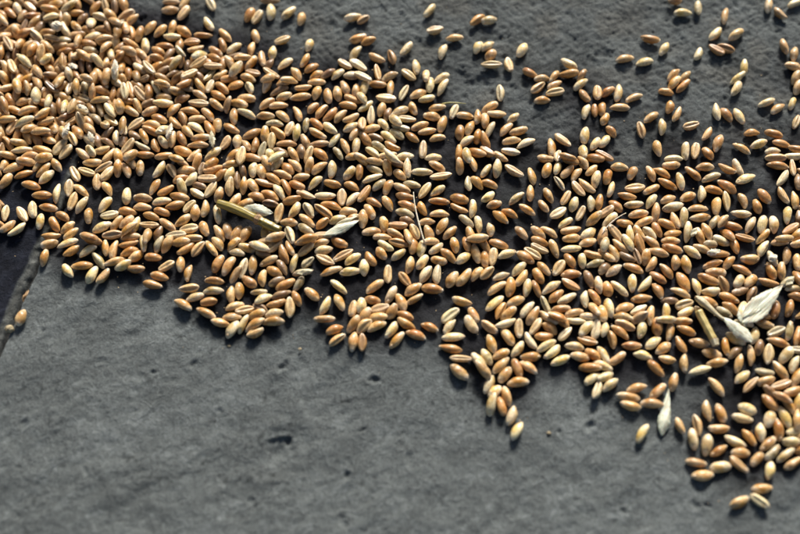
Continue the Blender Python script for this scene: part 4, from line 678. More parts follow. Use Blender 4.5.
def germ_geo(seed, L):
    r = np.random.default_rng(seed + 50000); nu, nv = 5, 12
    s = np.linspace(0, 1, nu)[:, None]; p = np.linspace(0, 2 * math.pi, nv, endpoint=False)[None]
    x = (-.74 + s * np.cos(p) * .17) * 3.5e-3 * L; y = s * np.sin(p) * .50e-3 + 0 * x
    prof = (1 - np.abs(x / (3.5e-3 * L)) ** 1.95) ** .62
    z = prof * 1.33e-3 - (x / (3.5e-3 * L)) ** 2 * .25e-3 - .16e-3 - (y / .0016) ** 2 * .0009 + (1 - s ** 2) * .14e-3 - s ** 4 * .12e-3
    V = np.stack([x, y, z], -1).reshape(-1, 3)
    C = np.ones((nu * nv, 3)) * np.array([.66, .47, .27]) * r.uniform(.8, 1.15)
    U = np.stack([s * np.cos(p), s * np.sin(p), 0 * s + 0 * p], -1).reshape(-1, 3) + seed * 2.1 % 77
    return V, C, U, grid_faces(nu, nv)
def brush_geo(seed, V, L):
    """the tuft of pale hairs at the blunt end: a thin jagged cap standing just off the coat"""
    r = np.random.default_rng(seed + 90000); R = V.reshape(NU, NV, 3)[-4:].copy(); c = R.mean(1, keepdims=True)
    k = np.array([.97, 1.035, 1.05, 1.0])[:, None, None]; R = c + (R - c) * k
    R[1:, :, 0] += (np.array([.03, .07, .12])[:, None] + r.uniform(-.03, .09, (3, NV))) * 1e-3
    R[-1, :, 1:] += r.normal(0, .12e-3, (NV, 2))
    tip = R[-1].mean(0)[None] + np.array([.05e-3, 0, 0])
    V2 = np.concatenate([R.reshape(-1, 3), tip]); j = np.arange(NV)
    F = np.concatenate([grid_faces(4, NV), np.stack([3 * NV + j, 3 * NV + (j + 1) % NV, np.full(NV, 4 * NV), np.full(NV, 4 * NV)], -1)])[:, ::-1]
    return V2, np.ones((len(V2), 3)) * np.array([.74, .62, .44]) * r.uniform(.85, 1.1), V2 * 300 + seed % 31, F
def grain_matrix(q):
    x, y, z, yaw, tl, roll = q[1:7]
    yaw, tl, roll = (math.radians(v) for v in (yaw, tl, roll))
    d = Vector((math.cos(yaw) * math.cos(tl), math.sin(yaw) * math.cos(tl), math.sin(tl)))
    s = Vector((0, 0, 1)).cross(d).normalized(); u = d.cross(s)
    s2 = s * math.cos(roll) + u * math.sin(roll); u2 = d.cross(s2)
    M = Matrix((d, s2, u2)).transposed().to_4x4(); M.translation = Vector((x, y, z)) * 1e-5
    return M
SEL = [115, 172, 189, 241, 254, 277, 279, 280, 281, 282, 293, 294, 299, 305, 308, 311, 317, 331, 347, 348, 364, 378, 386, 422, 424, 450, 462, 465, 476, 477, 527, 535, 548, 572, 604, 614, 637, 640, 655, 674, 688, 690, 697, 702, 704, 711, 720, 727, 738, 742, 744, 746, 747, 756, 761, 767, 770, 772, 781, 792, 794, 795, 796, 801, 806, 807, 809, 810, 819, 831, 833, 834, 836, 838, 840, 841, 843, 845, 846, 849, 855, 857, 860, 861, 862, 863, 868, 871, 872, 873, 877, 888, 889, 893, 894, 895, 896, 897, 898, 899, 900, 903, 904, 911, 921, 922, 923, 927, 928, 929, 930, 931, 934, 940, 941, 947, 948, 949, 954, 968, 973, 975, 976, 977, 978, 980, 981, 982, 983, 985, 990, 991, 1000, 1001, 1005, 1007, 1017, 1020, 1021, 1022, 1023, 1026, 1027, 1029, 1033, 1035, 1041, 1042, 1049, 1052, 1053, 1054, 1057, 1063, 1064, 1068, 1069, 1072, 1074, 1075, 1076, 1077, 1078, 1080, 1081, 1083, 1085, 1087, 1092, 1100, 1103, 1107, 1108, 1115, 1117, 1121, 1122, 1125, 1127, 1128, 1129, 1130, 1131, 1132, 1133, 1135, 1136, 1137, 1138, 1139, 1141, 1142, 1143, 1145, 1146, 1147, 1148, 1149, 1153, 1154, 1155, 1156, 1160, 1161, 1162, 1163, 1165, 1166, 1167, 1168, 1169, 1170, 1173, 1174, 1176, 1177, 1178, 1179, 1180, 1181, 1182, 1184, 1186, 1188, 1190, 1191, 1193, 1196, 1197, 1198, 1199, 1200, 1201, 1202, 1203, 1204, 1205, 1206, 1207, 1210, 1211, 1212, 1214, 1215, 1216, 1217, 1218, 1219, 1222, 1223, 1225, 1226, 1227, 1228, 1230, 1231, 1232, 1234, 1237, 1239, 1240, 1241, 1246, 1248, 1250, 1251, 1252, 1253, 1254, 1255, 1256, 1257, 1258, 1259, 1260, 1261, 1262, 1263, 1264, 1265, 1266, 1267, 1268, 1269, 1270, 1271, 1273, 1275, 1276, 1277, 1278, 1279, 1280, 1281, 1282, 1283, 1286, 1288, 1289, 1290]
LAB = """pale steep right-rising grain three grain lengths right and three above the bright upright chaff
golden level grain two grain lengths right and seven below the top left corner
creased steep right-rising grain three grain lengths right and eight below the top left corner
golden upright grain two grain lengths left of the bright upright chaff
golden level grain one grain length right and one below the bright upright chaff
orange-brown low right-rising grain two grain lengths left and two below the white chaff flake
pale steep right-rising grain one grain length left and two below the white chaff flake
orange-brown low left-rising grain two grain lengths left and three below the white chaff flake
orange-brown level grain one grain length left and three below the white chaff flake
pale upright grain three grain lengths straight below the white chaff flake
pale steep right-rising grain one grain length right and four below the white chaff flake
pale steep right-rising grain two grain lengths right and four below the white chaff flake
orange-brown level grain two grain lengths right and three above the photo's left edge middle
pale steep right-rising grain one grain length right and two above the photo's left edge middle
pale low right-rising grain two grain lengths right and five below the white chaff flake
orange-brown low left-rising grain three grain lengths right and three above the stone joint
pale steep right-rising grain two grain lengths straight below the bright upright chaff
creased upright grain one grain length left and two above the olive stalk
pale upright grain two grain lengths left of the olive stalk
golden steep right-rising grain one grain length left and one above the olive stalk
golden steep right-rising grain six grain lengths left and one below the olive stalk
golden low right-rising grain three grain lengths right and six above the olive stalk
pale low left-rising grain four grain lengths right and one above the bright upright chaff
creased upright grain three grain lengths straight above the olive stalk
pale low right-rising grain one grain length right and three above the olive stalk
pale steep right-rising grain one grain length left and two above the long ribbed husk
golden upright grain one grain length right of the olive stalk
orange-brown steep left-rising grain one grain length left and one above the long ribbed husk
orange-brown low right-rising grain two grain lengths left and one below the long ribbed husk
golden low right-rising grain three grain lengths left of the long ribbed husk
pale low left-rising grain five grain lengths left and one above the green awn
creased level grain two grain lengths right and two above the green awn
orange-brown low left-rising grain eight grain lengths left and two below the top right corner
creased level grain three grain lengths left of the green awn
pale steep left-rising grain one grain length left and three above the upright bristle
pale steep right-rising grain one grain length left and one above the green awn
pale low right-rising grain four grain lengths right and two below the green awn
creased steep left-rising grain three grain lengths left and four above the grey awn
golden level grain six grain lengths straight above the grey awn
golden steep right-rising grain four grain lengths left and six above the photo's right edge middle
pale low right-rising grain one grain length left and six above the triangular chaff flake
golden low left-rising grain two grain lengths left and five above the triangular chaff flake
pale low right-rising grain two grain lengths right and two above the long ribbed husk
pale level grain two grain lengths straight above the upright bristle
golden level grain one grain length right and two above the upright bristle
creased steep right-rising grain one grain length straight above the upright bristle
orange-brown level grain one grain length right and one above the upright bristle
golden steep right-rising grain one grain length right of the upright bristle
orange-brown steep right-rising grain one grain length right and two above the long ribbed husk
golden upright grain one grain length right of the long ribbed husk
golden level grain three grain lengths right and one below the upright bristle
pale upright grain two grain lengths right and three below the green awn
creased low left-rising grain three grain lengths right and three below the green awn
creased steep left-rising grain two grain lengths left and two above the grey awn
pale steep right-rising grain five grain lengths right and one above the upright bristle
pale low right-rising grain three grain lengths left of the grey awn
golden steep left-rising grain four grain lengths left and one above the grey awn
orange-brown steep left-rising grain four grain lengths right of the upright bristle
golden low right-rising grain one grain length left of the grey awn
orange-brown steep left-rising grain four grain lengths right and two above the grey awn
pale low right-rising grain three grain lengths left and four above the triangular chaff flake
pale upright grain three grain lengths right and two above the grey awn
orange-brown low left-rising grain three grain lengths right and two above the grey awn
pale level grain one grain length right and one above the grey awn
pale low right-rising grain three grain lengths right and one above the grey awn
golden level grain four grain lengths right and one above the grey awn
golden level grain one grain length right of the grey awn
golden level grain four grain lengths right of the grey awn
pale upright grain four grain lengths left and one above the triangular chaff flake
orange-brown low left-rising grain two grain lengths left and four above the triangular chaff flake
pale low right-rising grain one grain length left and four above the triangular chaff flake
orange-brown low left-rising grain five grain lengths straight above the triangular chaff flake
pale steep right-rising grain four grain lengths straight above the triangular chaff flake
orange-brown steep left-rising grain two grain lengths left and four above the triangular chaff flake
orange-brown steep left-rising grain three grain lengths straight above the triangular chaff flake
golden upright grain three grain lengths straight above the triangular chaff flake
creased upright grain two grain lengths left and three above the triangular chaff flake
pale upright grain one grain length right and two above the triangular chaff flake
pale level grain two grain lengths left and two above the triangular chaff flake
pale steep right-rising grain one grain length left and two above the triangular chaff flake
orange-brown low left-rising grain one grain length left and one above the triangular chaff flake
golden level grain one grain length right and one above the triangular chaff flake
golden upright grain one grain length right and two above the stone joint
pale low right-rising grain two grain lengths right and three above the stone joint
orange-brown low right-rising grain two grain lengths right and two above the stone joint
pale steep right-rising grain three grain lengths right and two above the stone joint
orange-brown level grain three grain lengths right and one above the stone joint
pale upright grain three grain lengths right and one above the stone joint
golden steep right-rising grain four grain lengths right and one above the stone joint
golden upright grain one grain length straight below the stone joint
golden steep right-rising grain four grain lengths left and one below the olive stalk
golden steep right-rising grain three grain lengths left and two below the olive stalk
golden steep left-rising grain two grain lengths left and two below the olive stalk
orange-brown steep right-rising grain two grain lengths left and two below the olive stalk
golden steep right-rising grain one grain length left and two below the olive stalk
golden steep right-rising grain one grain length left and three below the olive stalk
orange-brown low left-rising grain seven grain lengths straight below the bright upright chaff
orange-brown low left-rising grain eight grain lengths right and one below the photo's left edge middle
orange-brown level grain two grain lengths left and three below the olive stalk
greyish level grain two grain lengths left and four below the olive stalk
golden level grain three grain lengths left and four below the olive stalk
golden low left-rising grain three grain lengths left and four below the olive stalk
golden low left-rising grain two grain lengths left and five below the olive stalk
pale low left-rising grain one grain length straight below the olive stalk
golden upright grain two grain lengths straight below the olive stalk
golden low right-rising grain one grain length right and two below the olive stalk
pale upright grain two grain lengths left and two below the long ribbed husk
golden low left-rising grain one grain length left and two below the long ribbed husk
golden low right-rising grain one grain length straight below the long ribbed husk
pale steep right-rising grain one grain length right and two below the long ribbed husk
golden low right-rising grain two grain lengths straight below the long ribbed husk
pale level grain one grain length right and two below the long ribbed husk
greyish level grain two grain lengths left and two below the long ribbed husk
pale steep left-rising grain three grain lengths straight below the long ribbed husk
golden steep left-rising grain one grain length left and three below the long ribbed husk
creased upright grain three grain lengths left and four below the long ribbed husk
pale steep right-rising grain one grain length left and four below the long ribbed husk
golden steep left-rising grain four grain lengths straight below the long ribbed husk
golden level grain one grain length left and five below the long ribbed husk
orange-brown steep left-rising grain one grain length right and two below the upright bristle
creased upright grain two grain lengths left and three below the upright bristle
pale steep right-rising grain three grain lengths straight below the upright bristle
pale upright grain one grain length right and three below the upright bristle
golden steep right-rising grain six grain lengths right and three below the long ribbed husk
golden steep right-rising grain six grain lengths right and two below the long ribbed husk
golden steep right-rising grain two grain lengths right and three below the long ribbed husk
golden low right-rising grain four grain lengths right and three below the long ribbed husk
orange-brown level grain one grain length right and four below the upright bristle
pale steep right-rising grain one grain length left and four below the upright bristle
golden low right-rising grain four grain lengths right and four below the long ribbed husk
golden low left-rising grain two grain lengths right and four below the upright bristle
pale steep right-rising grain two grain lengths right and five below the upright bristle
pale low right-rising grain four grain lengths right and two below the upright bristle
orange-brown steep left-rising grain four grain lengths left and two below the grey awn
golden upright grain three grain lengths left and one below the grey awn
pale level grain two grain lengths left and one below the grey awn
creased steep right-rising grain three grain lengths left and two below the grey awn
orange-brown level grain two grain lengths left and three below the grey awn
dark upright grain one grain length left and three below the grey awn
golden low right-rising grain four grain lengths right and four below the upright bristle
orange-brown upright grain five grain lengths right and four below the upright bristle
pale low right-rising grain three grain lengths left and three below the grey awn
orange-brown low left-rising grain two grain lengths left and three below the grey awn
pale low right-rising grain two grain lengths left and four below the grey awn
pale steep right-rising grain four grain lengths right and four below the upright bristle
pale steep right-rising grain one grain length right and six above the pointed grain tail
golden steep right-rising grain one grain length right and six above the pointed grain tail
orange-brown low left-rising grain three grain lengths left and five below the grey awn
pale steep left-rising grain one grain length right and one below the grey awn
orange-brown low left-rising grain three grain lengths right and one below the grey awn
golden low left-rising grain two grain lengths right and one below the grey awn
pale steep left-rising grain one grain length left and four above the short yellow straw
orange-brown level grain three grain lengths left of the triangular chaff flake
orange-brown low left-rising grain one grain length right and two below the grey awn
pale low right-rising grain two grain lengths straight below the grey awn
golden upright grain one grain length left and three above the short yellow straw
orange-brown steep left-rising grain three grain lengths right and two below the grey awn
pale upright grain one grain length right and three below the grey awn
orange-brown steep left-rising grain one grain length left and two above the short yellow straw
pale upright grain one grain length left and two above the short yellow straw
orange-brown low left-rising grain two grain lengths straight above the short yellow straw
pale steep left-rising grain three grain lengths straight below the grey awn
pale steep right-rising grain two grain lengths right and three below the grey awn
golden low left-rising grain one grain length left and two above the short yellow straw
orange-brown steep left-rising grain two grain lengths left and two above the short yellow straw
orange-brown level grain three grain lengths left and one above the short yellow straw
orange-brown low left-rising grain one grain length straight above the short yellow straw
pale upright grain four grain lengths straight below the grey awn
golden upright grain one grain length straight above the short yellow straw
pale steep right-rising grain one grain length left of the triangular chaff flake
golden level grain one grain length left of the triangular chaff flake
orange-brown low left-rising grain two grain lengths left and one below the triangular chaff flake
orange-brown upright grain one grain length straight below the triangular chaff flake
orange-brown low left-rising grain one grain length straight above the big white husk
orange-brown low left-rising grain one grain length straight above the stalked teardrop husk
orange-brown upright grain two grain lengths right and one above the stalked teardrop husk
orange-brown upright grain one grain length right and three below the triangular chaff flake
pale upright grain one grain length straight above the stalked teardrop husk
greyish low left-rising grain one grain length left and one above the stalked teardrop husk
golden low left-rising grain one grain length left and five below the olive stalk
pale steep right-rising grain one grain length left and six below the olive stalk
pale steep right-rising grain five grain lengths straight below the olive stalk
golden low right-rising grain nine half-lengths left and ten below the long ribbed husk
golden low right-rising grain six grain lengths straight below the olive stalk
golden level grain one grain length right and five below the olive stalk
golden low right-rising grain six grain lengths straight below the long ribbed husk
golden upright grain one grain length right and six below the long ribbed husk
golden steep right-rising grain five grain lengths right and five below the olive stalk
golden low right-rising grain two grain lengths right and five below the long ribbed husk
pale steep right-rising grain three grain lengths right and five below the long ribbed husk
golden steep right-rising grain three grain lengths right and six below the long ribbed husk
orange-brown low left-rising grain six grain lengths straight below the upright bristle
orange-brown low left-rising grain one grain length right and six below the upright bristle
pale level grain three grain lengths left and five above the pointed grain tail
orange-brown level grain three grain lengths left and four above the pointed grain tail
creased level grain three grain lengths left and four above the pointed grain tail
golden steep left-rising grain three grain lengths left and three above the pointed grain tail
pale steep left-rising grain two grain lengths left and five above the pointed grain tail
golden steep left-rising grain one grain length left and five above the pointed grain tail
pale low right-rising grain five grain lengths straight above the pointed grain tail
creased upright grain five grain lengths straight above the pointed grain tail
creased steep right-rising grain one grain length right and five above the pointed grain tail
pale upright grain one grain length left and five below the grey awn
golden steep left-rising grain five grain lengths straight above the pointed grain tail
golden upright grain one grain length left and four above the pointed grain tail
pale steep left-rising grain one grain length right and four above the pointed grain tail
pale steep right-rising grain two grain lengths right and five above the pointed grain tail
orange-brown low left-rising grain four grain lengths left and four above the narrow white husk
pale low right-rising grain two grain lengths right and four above the pointed grain tail
pale steep right-rising grain two grain lengths right and four above the pointed grain tail
pale level grain three grain lengths right and four above the pointed grain tail
pale steep right-rising grain four grain lengths straight above the pointed grain tail
orange-brown level grain one grain length right and four above the pointed grain tail
golden low left-rising grain three grain lengths right and four above the pointed grain tail
orange-brown level grain four grain lengths left and two above the narrow white husk
golden steep left-rising grain two grain lengths left and three above the pointed grain tail
pale low right-rising grain two grain lengths right and three above the pointed grain tail
golden steep right-rising grain one grain length left and three above the pointed grain tail
golden steep right-rising grain three grain lengths straight above the pointed grain tail
golden steep left-rising grain one grain length right and three above the pointed grain tail
orange-brown upright grain three grain lengths straight above the pointed grain tail
golden level grain two grain lengths straight above the pointed grain tail
golden upright grain two grain lengths straight above the pointed grain tail
pale steep right-rising grain four grain lengths right and two above the pointed grain tail
orange-brown upright grain three grain lengths left and four above the narrow white husk
orange-brown steep left-rising grain four grain lengths left of the short yellow straw
pale upright grain three grain lengths left of the short yellow straw
pale level grain two grain lengths left of the short yellow straw
orange-brown low left-rising grain one grain length left of the short yellow straw
pale steep right-rising grain three grain lengths left and one below the short yellow straw
orange-brown level grain two grain lengths left and three above the narrow white husk
golden low right-rising grain two grain lengths left and one below the short yellow straw
orange-brown steep left-rising grain one grain length left and one below the short yellow straw
golden level grain one grain length straight below the short yellow straw
golden level grain two grain lengths left and two below the short yellow straw
pale low left-rising grain one grain length left and three above the narrow white husk
golden upright grain one grain length left and two below the short yellow straw
golden low right-rising grain two grain lengths left and three above the narrow white husk
orange-brown steep left-rising grain two grain lengths straight above the narrow white husk
golden low left-rising grain one grain length straight below the short yellow straw
pale low right-rising grain two grain lengths straight below the short yellow straw
golden level grain one grain length right and two below the short yellow straw
pale steep right-rising grain five grain lengths right and two above the pointed grain tail
golden low right-rising grain one grain length left and one above the narrow white husk
golden steep right-rising grain one grain length straight above the narrow white husk
golden upright grain two grain lengths straight above the narrow white husk
golden level grain two grain lengths left and one above the narrow white husk
golden steep left-rising grain three grain lengths right and one above the narrow white husk
pale low left-rising grain touching the stalked teardrop husk
pale upright grain one grain length right of the stalked teardrop husk
greyish upright grain one grain length right and one below the big white husk
orange-brown low left-rising grain one grain length right and two below the big white husk
pale low left-rising grain one grain length straight below the stalked teardrop husk
orange-brown upright grain one grain length left and one below the stalked teardrop husk
creased upright grain two grain lengths right and one below the stalked teardrop husk
pale steep right-rising grain one grain length right and three below the big white husk
golden upright grain one grain length right and one below the stalked teardrop husk
golden upright grain two grain lengths straight below the stalked teardrop husk
golden steep left-rising grain two grain lengths right and two below the stalked teardrop husk
pale steep right-rising grain three grain lengths straight below the stalked teardrop husk
golden low right-rising grain one grain length right and four below the big white husk
golden steep right-rising grain one grain length right and three below the stalked teardrop husk
golden low left-rising grain two grain lengths right and four below the stalked teardrop husk
pale upright grain one grain length left and one above the pointed grain tail
pale upright grain one grain length straight above the pointed grain tail
pale steep right-rising grain touching the pointed grain tail
golden low left-rising grain two grain lengths left of the narrow white husk
golden level grain one grain length left of the narrow white husk
pale steep right-rising grain one grain length left and one below the narrow white husk
golden upright grain one grain length right and one below the narrow white husk
golden upright grain two grain lengths right and one below the narrow white husk
pale upright grain one grain length right and one below the narrow white husk
pale upright grain two grain lengths right and two below the narrow white husk
golden upright grain two grain lengths right of the narrow white husk
golden level grain two grain lengths right and two below the narrow white husk
golden level grain three grain lengths left and one above the lowest three grains
golden upright grain three grain lengths right of the narrow white husk
pale low left-rising grain one grain length right and four below the stalked teardrop husk
pale low left-rising grain one grain length left and four above the lowest three grains
pale steep right-rising grain one grain length right and four above the lowest three grains
pale upright grain two grain lengths right and four above the lowest three grains
golden level grain three grain lengths right and one below the narrow white husk
orange-brown upright grain one grain length right and three above the lowest three grains
pale upright grain three grain lengths straight above the lowest three grains
orange-brown steep left-rising grain three grain lengths straight above the lowest three grains
pale low left-rising grain one grain length left and three above the lowest three grains
orange-brown low right-rising grain two grain lengths left and two above the lowest three grains
golden low right-rising grain one grain length right and three above the lowest three grains
golden level grain one grain length left and two above the lowest three grains
pale level grain two grain lengths left and one above the lowest three grains
golden steep right-rising grain two grain lengths straight above the lowest three grains
golden steep left-rising grain one grain length left and two above the lowest three grains
pale low right-rising grain two grain lengths right and two above the lowest three grains
golden low right-rising grain two grain lengths right and two above the lowest three grains
pale upright grain one grain length right and one above the lowest three grains
orange-brown steep left-rising grain two grain lengths right and four below the stalked teardrop husk
greyish steep right-rising grain one grain length right and two above the lowest three grains
golden low right-rising grain one grain length left of the lowest three grains
golden level grain touching the lowest three grains
pale steep left-rising grain touching the lowest three grains""".strip().split('\n')
lab = dict(zip(SEL, LAB))
BV, BF, BC, BU = [], [], [], []; nb = 0
for i, q in enumerate(rows):
    V, C, U = grain_geo(q[0], q[7] / 100, i); M = grain_matrix(q); roll = q[6] % 360
    up = roll < 65 or roll > 295
    if i in lab:
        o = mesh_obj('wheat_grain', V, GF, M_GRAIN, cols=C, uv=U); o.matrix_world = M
        tag(o, lab[i], 'wheat grain', 'wheat grains scattered over the stone')
        if up:
            gv, gc, gu, gf = germ_geo(i, q[7] / 100)
            mesh_obj('germ', gv, gf, M_GERM, parent=o, cols=gc, uv=gu)
        bv, bc, bu, bf = brush_geo(i, V, q[7] / 100)
        mesh_obj('brush_tip', bv, bf, M_GERM, parent=o, cols=bc, uv=bu)
    else:
        Mn = np.array(M); V = V @ Mn[:3, :3].T + Mn[:3, 3]
        BV.append(V); BC.append(C); BU.append(U); BF.append(GF + nb); nb += len(V)
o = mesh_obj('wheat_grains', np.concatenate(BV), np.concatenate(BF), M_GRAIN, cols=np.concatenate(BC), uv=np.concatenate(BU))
tag(o, 'spilled heap and scatter of golden brown wheat grains across the stone', 'wheat grains', None, 'stuff')

# ------------------------------------------------------------------ husks, straws, awns and chaff
def frame_at(px, py, ang, z, tilt=0., roll=0.):
    c = ground(px, py, z); dx, dy = math.cos(math.radians(ang)) * 9, math.sin(math.radians(ang)) * 9
    v = ground(px + dx, py - dy, z) - ground(px - dx, py + dy, z)
    return Matrix.Translation(Vector(c.tolist())) @ Matrix.Rotation(math.atan2(v[1], v[0]), 4, 'Z') @ Matrix.Rotation(-math.radians(tilt), 4, 'Y') @ Matrix.Rotation(math.radians(roll), 4, 'X')

def husk_mesh(name, length, width, mat, seed, cup=.35, p0=1.6, p1=1.6, peak=.45, thick=.00007, bend=.0, ridges=7, rag=.04, parent=None):
    """a dry boat-shaped glume: cupped blade with ribs, real thickness, uneven rim"""
    r = np.random.default_rng(seed); nu, nv = 34, 17
    s = np.linspace(0, 1, nu)[:, None]; v = np.linspace(-1, 1, nv)[None]
    w = np.where(s < peak, 1 - (1 - s / peak) ** p0, 1 - ((s - peak) / (1 - peak)) ** p1)
    w = np.clip(w, 0.03, 1) ** .8
    edge = 1 + rag * np.sin(s * 23 + r.uniform(0, 6)) * np.sign(v) + rag * np.sin(s * 51 + v)
    x = (s - .5) * length + 0 * v; y = v * w * width / 2 * edge
    z = cup * width * w * (1 - v ** 2) * .8 + .00012 * np.sin(v * ridges * 3.1 + s * 1.5) * w + .00012 * np.sin(s * 6.5 + v * 2.2 + seed) * w + bend * length * (s - .5) ** 2 + .00012 * np.sin(s * 9 + 3 * v + seed)
    y = y + .04 * length * np.sin((s - .5) * 2.4 + r.uniform(-1, 1)) * r.uniform(-1, 1)
    z = z + r.uniform(-.2, .4) * np.abs(v) ** 3 * w * width * .3
    top = np.stack([x, y, z], -1).reshape(-1, 3); bot = top - np.array([0, 0, thick])
    F = grid_faces(nu, nv, wrap=False); k = nu * nv
    idx = np.arange(k).reshape(nu, nv)
    rim = np.concatenate([idx[0, :], idx[1:, -1], idx[-1, -2::-1], idx[-2:0:-1, 0]])
    rf = np.stack([rim, rim + k, np.roll(rim, -1) + k, np.roll(rim, -1)], -1)
    o = mesh_obj(name, np.concatenate([top, bot]), np.concatenate([F, F[:, ::-1] + k, rf]), mat, parent=parent)
    return o
def tube_mesh(name, pts, rads, mat, nv=24, flute=.07, hollow=True, parent=None, seed=0):
    pts = np.array(pts, float); n0 = len(pts); tt = np.linspace(0, 1, n0); T = np.linspace(0, 1, n0 * 7)
    if n0 > 2:
        co = [np.polyfit(tt, pts[:, k], min(3, n0 - 1)) for k in range(3)]; P = np.stack([np.polyval(c, T) for c in co], -1)
    else: P = pts[0] + (pts[1] - pts[0]) * T[:, None]
    R = np.interp(T, np.linspace(0, 1, len(rads)), rads)
    tan = np.gradient(P, axis=0); tan /= np.linalg.norm(tan, axis=1)[:, None]
    s = np.cross([0, 0, 1.], tan); s /= np.linalg.norm(s, axis=1)[:, None]; u = np.cross(tan, s)
    ph = np.linspace(0, 2 * math.pi, nv, endpoint=False)
    rr = R[:, None] * (1 + flute * np.sin(ph * 7 + seed)[None] + flute * .6 * np.sin(T * 20 + seed)[:, None])
    V = P[:, None] + s[:, None] * (np.cos(ph)[None] * rr)[..., None] + u[:, None] * (np.sin(ph)[None] * rr)[..., None]
    rings = [V]
    if hollow:                                                    # broken ends: the wall turns in and the bore goes back
        def inner(k, into, f): return (P[k] + into * tan[k])[None] + (V[k] - P[k]) * f
        first = [inner(0, R[0] * 1.5, .5), inner(0, 0, .72)]; last = [inner(-1, 0, .72), inner(-1, -R[-1] * 1.5, .5)]
    else:
        first = [inner0 for inner0 in [P[0][None] + (V[0] - P[0]) * .05 - tan[0] * R[0] * .5]]; last = [P[-1][None] + (V[-1] - P[-1]) * .05 + tan[-1] * R[-1] * .5]
    A = np.concatenate([np.array(first), V, np.array(last)])
    F = grid_faces(len(A), nv)
    k = (len(A) - 1) * nv
    V2 = np.concatenate([A.reshape(-1, 3), A[0].mean(0)[None], A[-1].mean(0)[None]])
    c0 = len(V2) - 2; j = np.arange(nv)
    caps = np.concatenate([np.stack([np.full(nv, c0), (j + 1) % nv, j, j], -1), np.stack([np.full(nv, c0 + 1), j + k, (j + 1) % nv + k, (j + 1) % nv + k], -1)])
    me_F = F[:, ::-1]
    o = mesh_obj(name, V2, me_F, mat, parent=parent)
    return o

MM = .001
# the big white husk: a body blade, an inner blade and a split side lobe
root = bpy.data.objects.new('white_husk', None); COL.objects.link(root); root.matrix_world = frame_at(762, 304, 40, .0037, 4, -8)
tag(root, 'big white papery wheat husk with a long pointed tip lying over the grains', 'husk')
h = husk_mesh('outer_blade', 19.5 * MM, 7.0 * MM, M_HUSK, 3, .17, 2.2, 1.15, .36, bend=.03, parent=root)
h = husk_mesh('inner_blade', 14.5 * MM, 4.6 * MM, M_HUSK, 8, .2, 2.0, 1.2, .5, parent=root); h.location = (-1.2 * MM, 1.1 * MM, .55 * MM); h.rotation_euler = (.15, 0, .10)
h = husk_mesh('side_lobe', 8.5 * MM, 4.2 * MM, M_HUSK, 12, .3, 1.6, 1.5, .45, parent=root); h.location = (-7.2 * MM, 1.3 * MM, -.6 * MM); h.rotation_euler = (.25, 0, .95)
# dry glume on its thin straw
root = bpy.data.objects.new('stalked_husk', None); COL.objects.link(root); root.matrix_world = frame_at(727, 322, 145, .0038, 2)
tag(root, 'pale green-white teardrop husk joined to a thin tan straw, left of the big husk', 'husk')
h = husk_mesh('glume', 12.5 * MM, 5.0 * MM, M_HUSK, 23, .22, 1.9, 1.2, .38, parent=root); h.location = (-3.9 * MM, 0, 0)
h = tube_mesh('stem', [(1.4 * MM, 0, .3 * MM), (4.6 * MM, .1 * MM, .5 * MM), (9.5 * MM, -.6 * MM, .1 * MM), (12.2 * MM, -.3 * MM, -.1 * MM)], [.45 * MM, .6 * MM, 1.25 * MM, .8 * MM], M_HUSKB, parent=root)
# short yellow straw
root = bpy.data.objects.new('straw_stub', None); COL.objects.link(root); root.matrix_world = frame_at(707, 327, 118, .0040)
tag(root, 'short stub of yellow-green straw broken at the lower end, left of the husks', 'straw')
tube_mesh('culm', [(-4.6 * MM, 0, 0), (0, .1 * MM, 0), (6.0 * MM, 0, 0)], [1.15 * MM, 1.25 * MM, 1.2 * MM], M_STRAW, parent=root)
tube_mesh('frayed_end', [(-6.7 * MM, .3 * MM, -.1 * MM), (-4.6 * MM, 0, 0)], [1.0 * MM, 1.35 * MM], M_HUSKB, flute=.12, parent=root)
# narrow white husk at the lower right
o = husk_mesh('narrow_husk', 16 * MM, 4.1 * MM, M_HUSK, 31, .40, 1.5, 1.0, .30, bend=.02)
o.matrix_world = frame_at(665, 412, 80, .0010, 0) ; tag(o, 'narrow bluish white husk, tip up, at the lower edge of the spill', 'husk')
# broken green-brown stalk
root = bpy.data.objects.new('wheat_stalk', None); COL.objects.link(root); root.matrix_world = frame_at(250, 216, -22, .0042, 0)
tag(root, 'broken olive and brown piece of wheat stalk with a swollen joint', 'stalk')
tube_mesh('upper_piece', [(-12.3 * MM, -.1 * MM, 0), (-6 * MM, .3 * MM, .1 * MM), (2.2 * MM, -.1 * MM, 0)], [1.3 * MM, 1.6 * MM, 1.3 * MM], M_STALK, parent=root)
tube_mesh('joint', [(1.9 * MM, -.1 * MM, 0), (2.9 * MM, -.15 * MM, 0), (4.1 * MM, -.2 * MM, 0)], [1.3 * MM, 1.8 * MM, 1.4 * MM], M_NODE, flute=.1, parent=root)
tube_mesh('lower_piece', [(3.9 * MM, -.2 * MM, 0), (7.4 * MM, -.5 * MM, -.1 * MM), (11.6 * MM, -.7 * MM, -.3 * MM)], [1.45 * MM, 1.6 * MM, 1.35 * MM], M_STALK, parent=root, seed=2)
# white husk resting above it
o = husk_mesh('pointed_husk', 10.5 * MM, 4.4 * MM, M_HUSK, 41, .30, 1.5, 1.4, .52); o.matrix_world = frame_at(258, 210, -8, .0040, 0, 12)
tag(o, 'white pointed husk lying against the upper side of the olive stalk', 'husk')
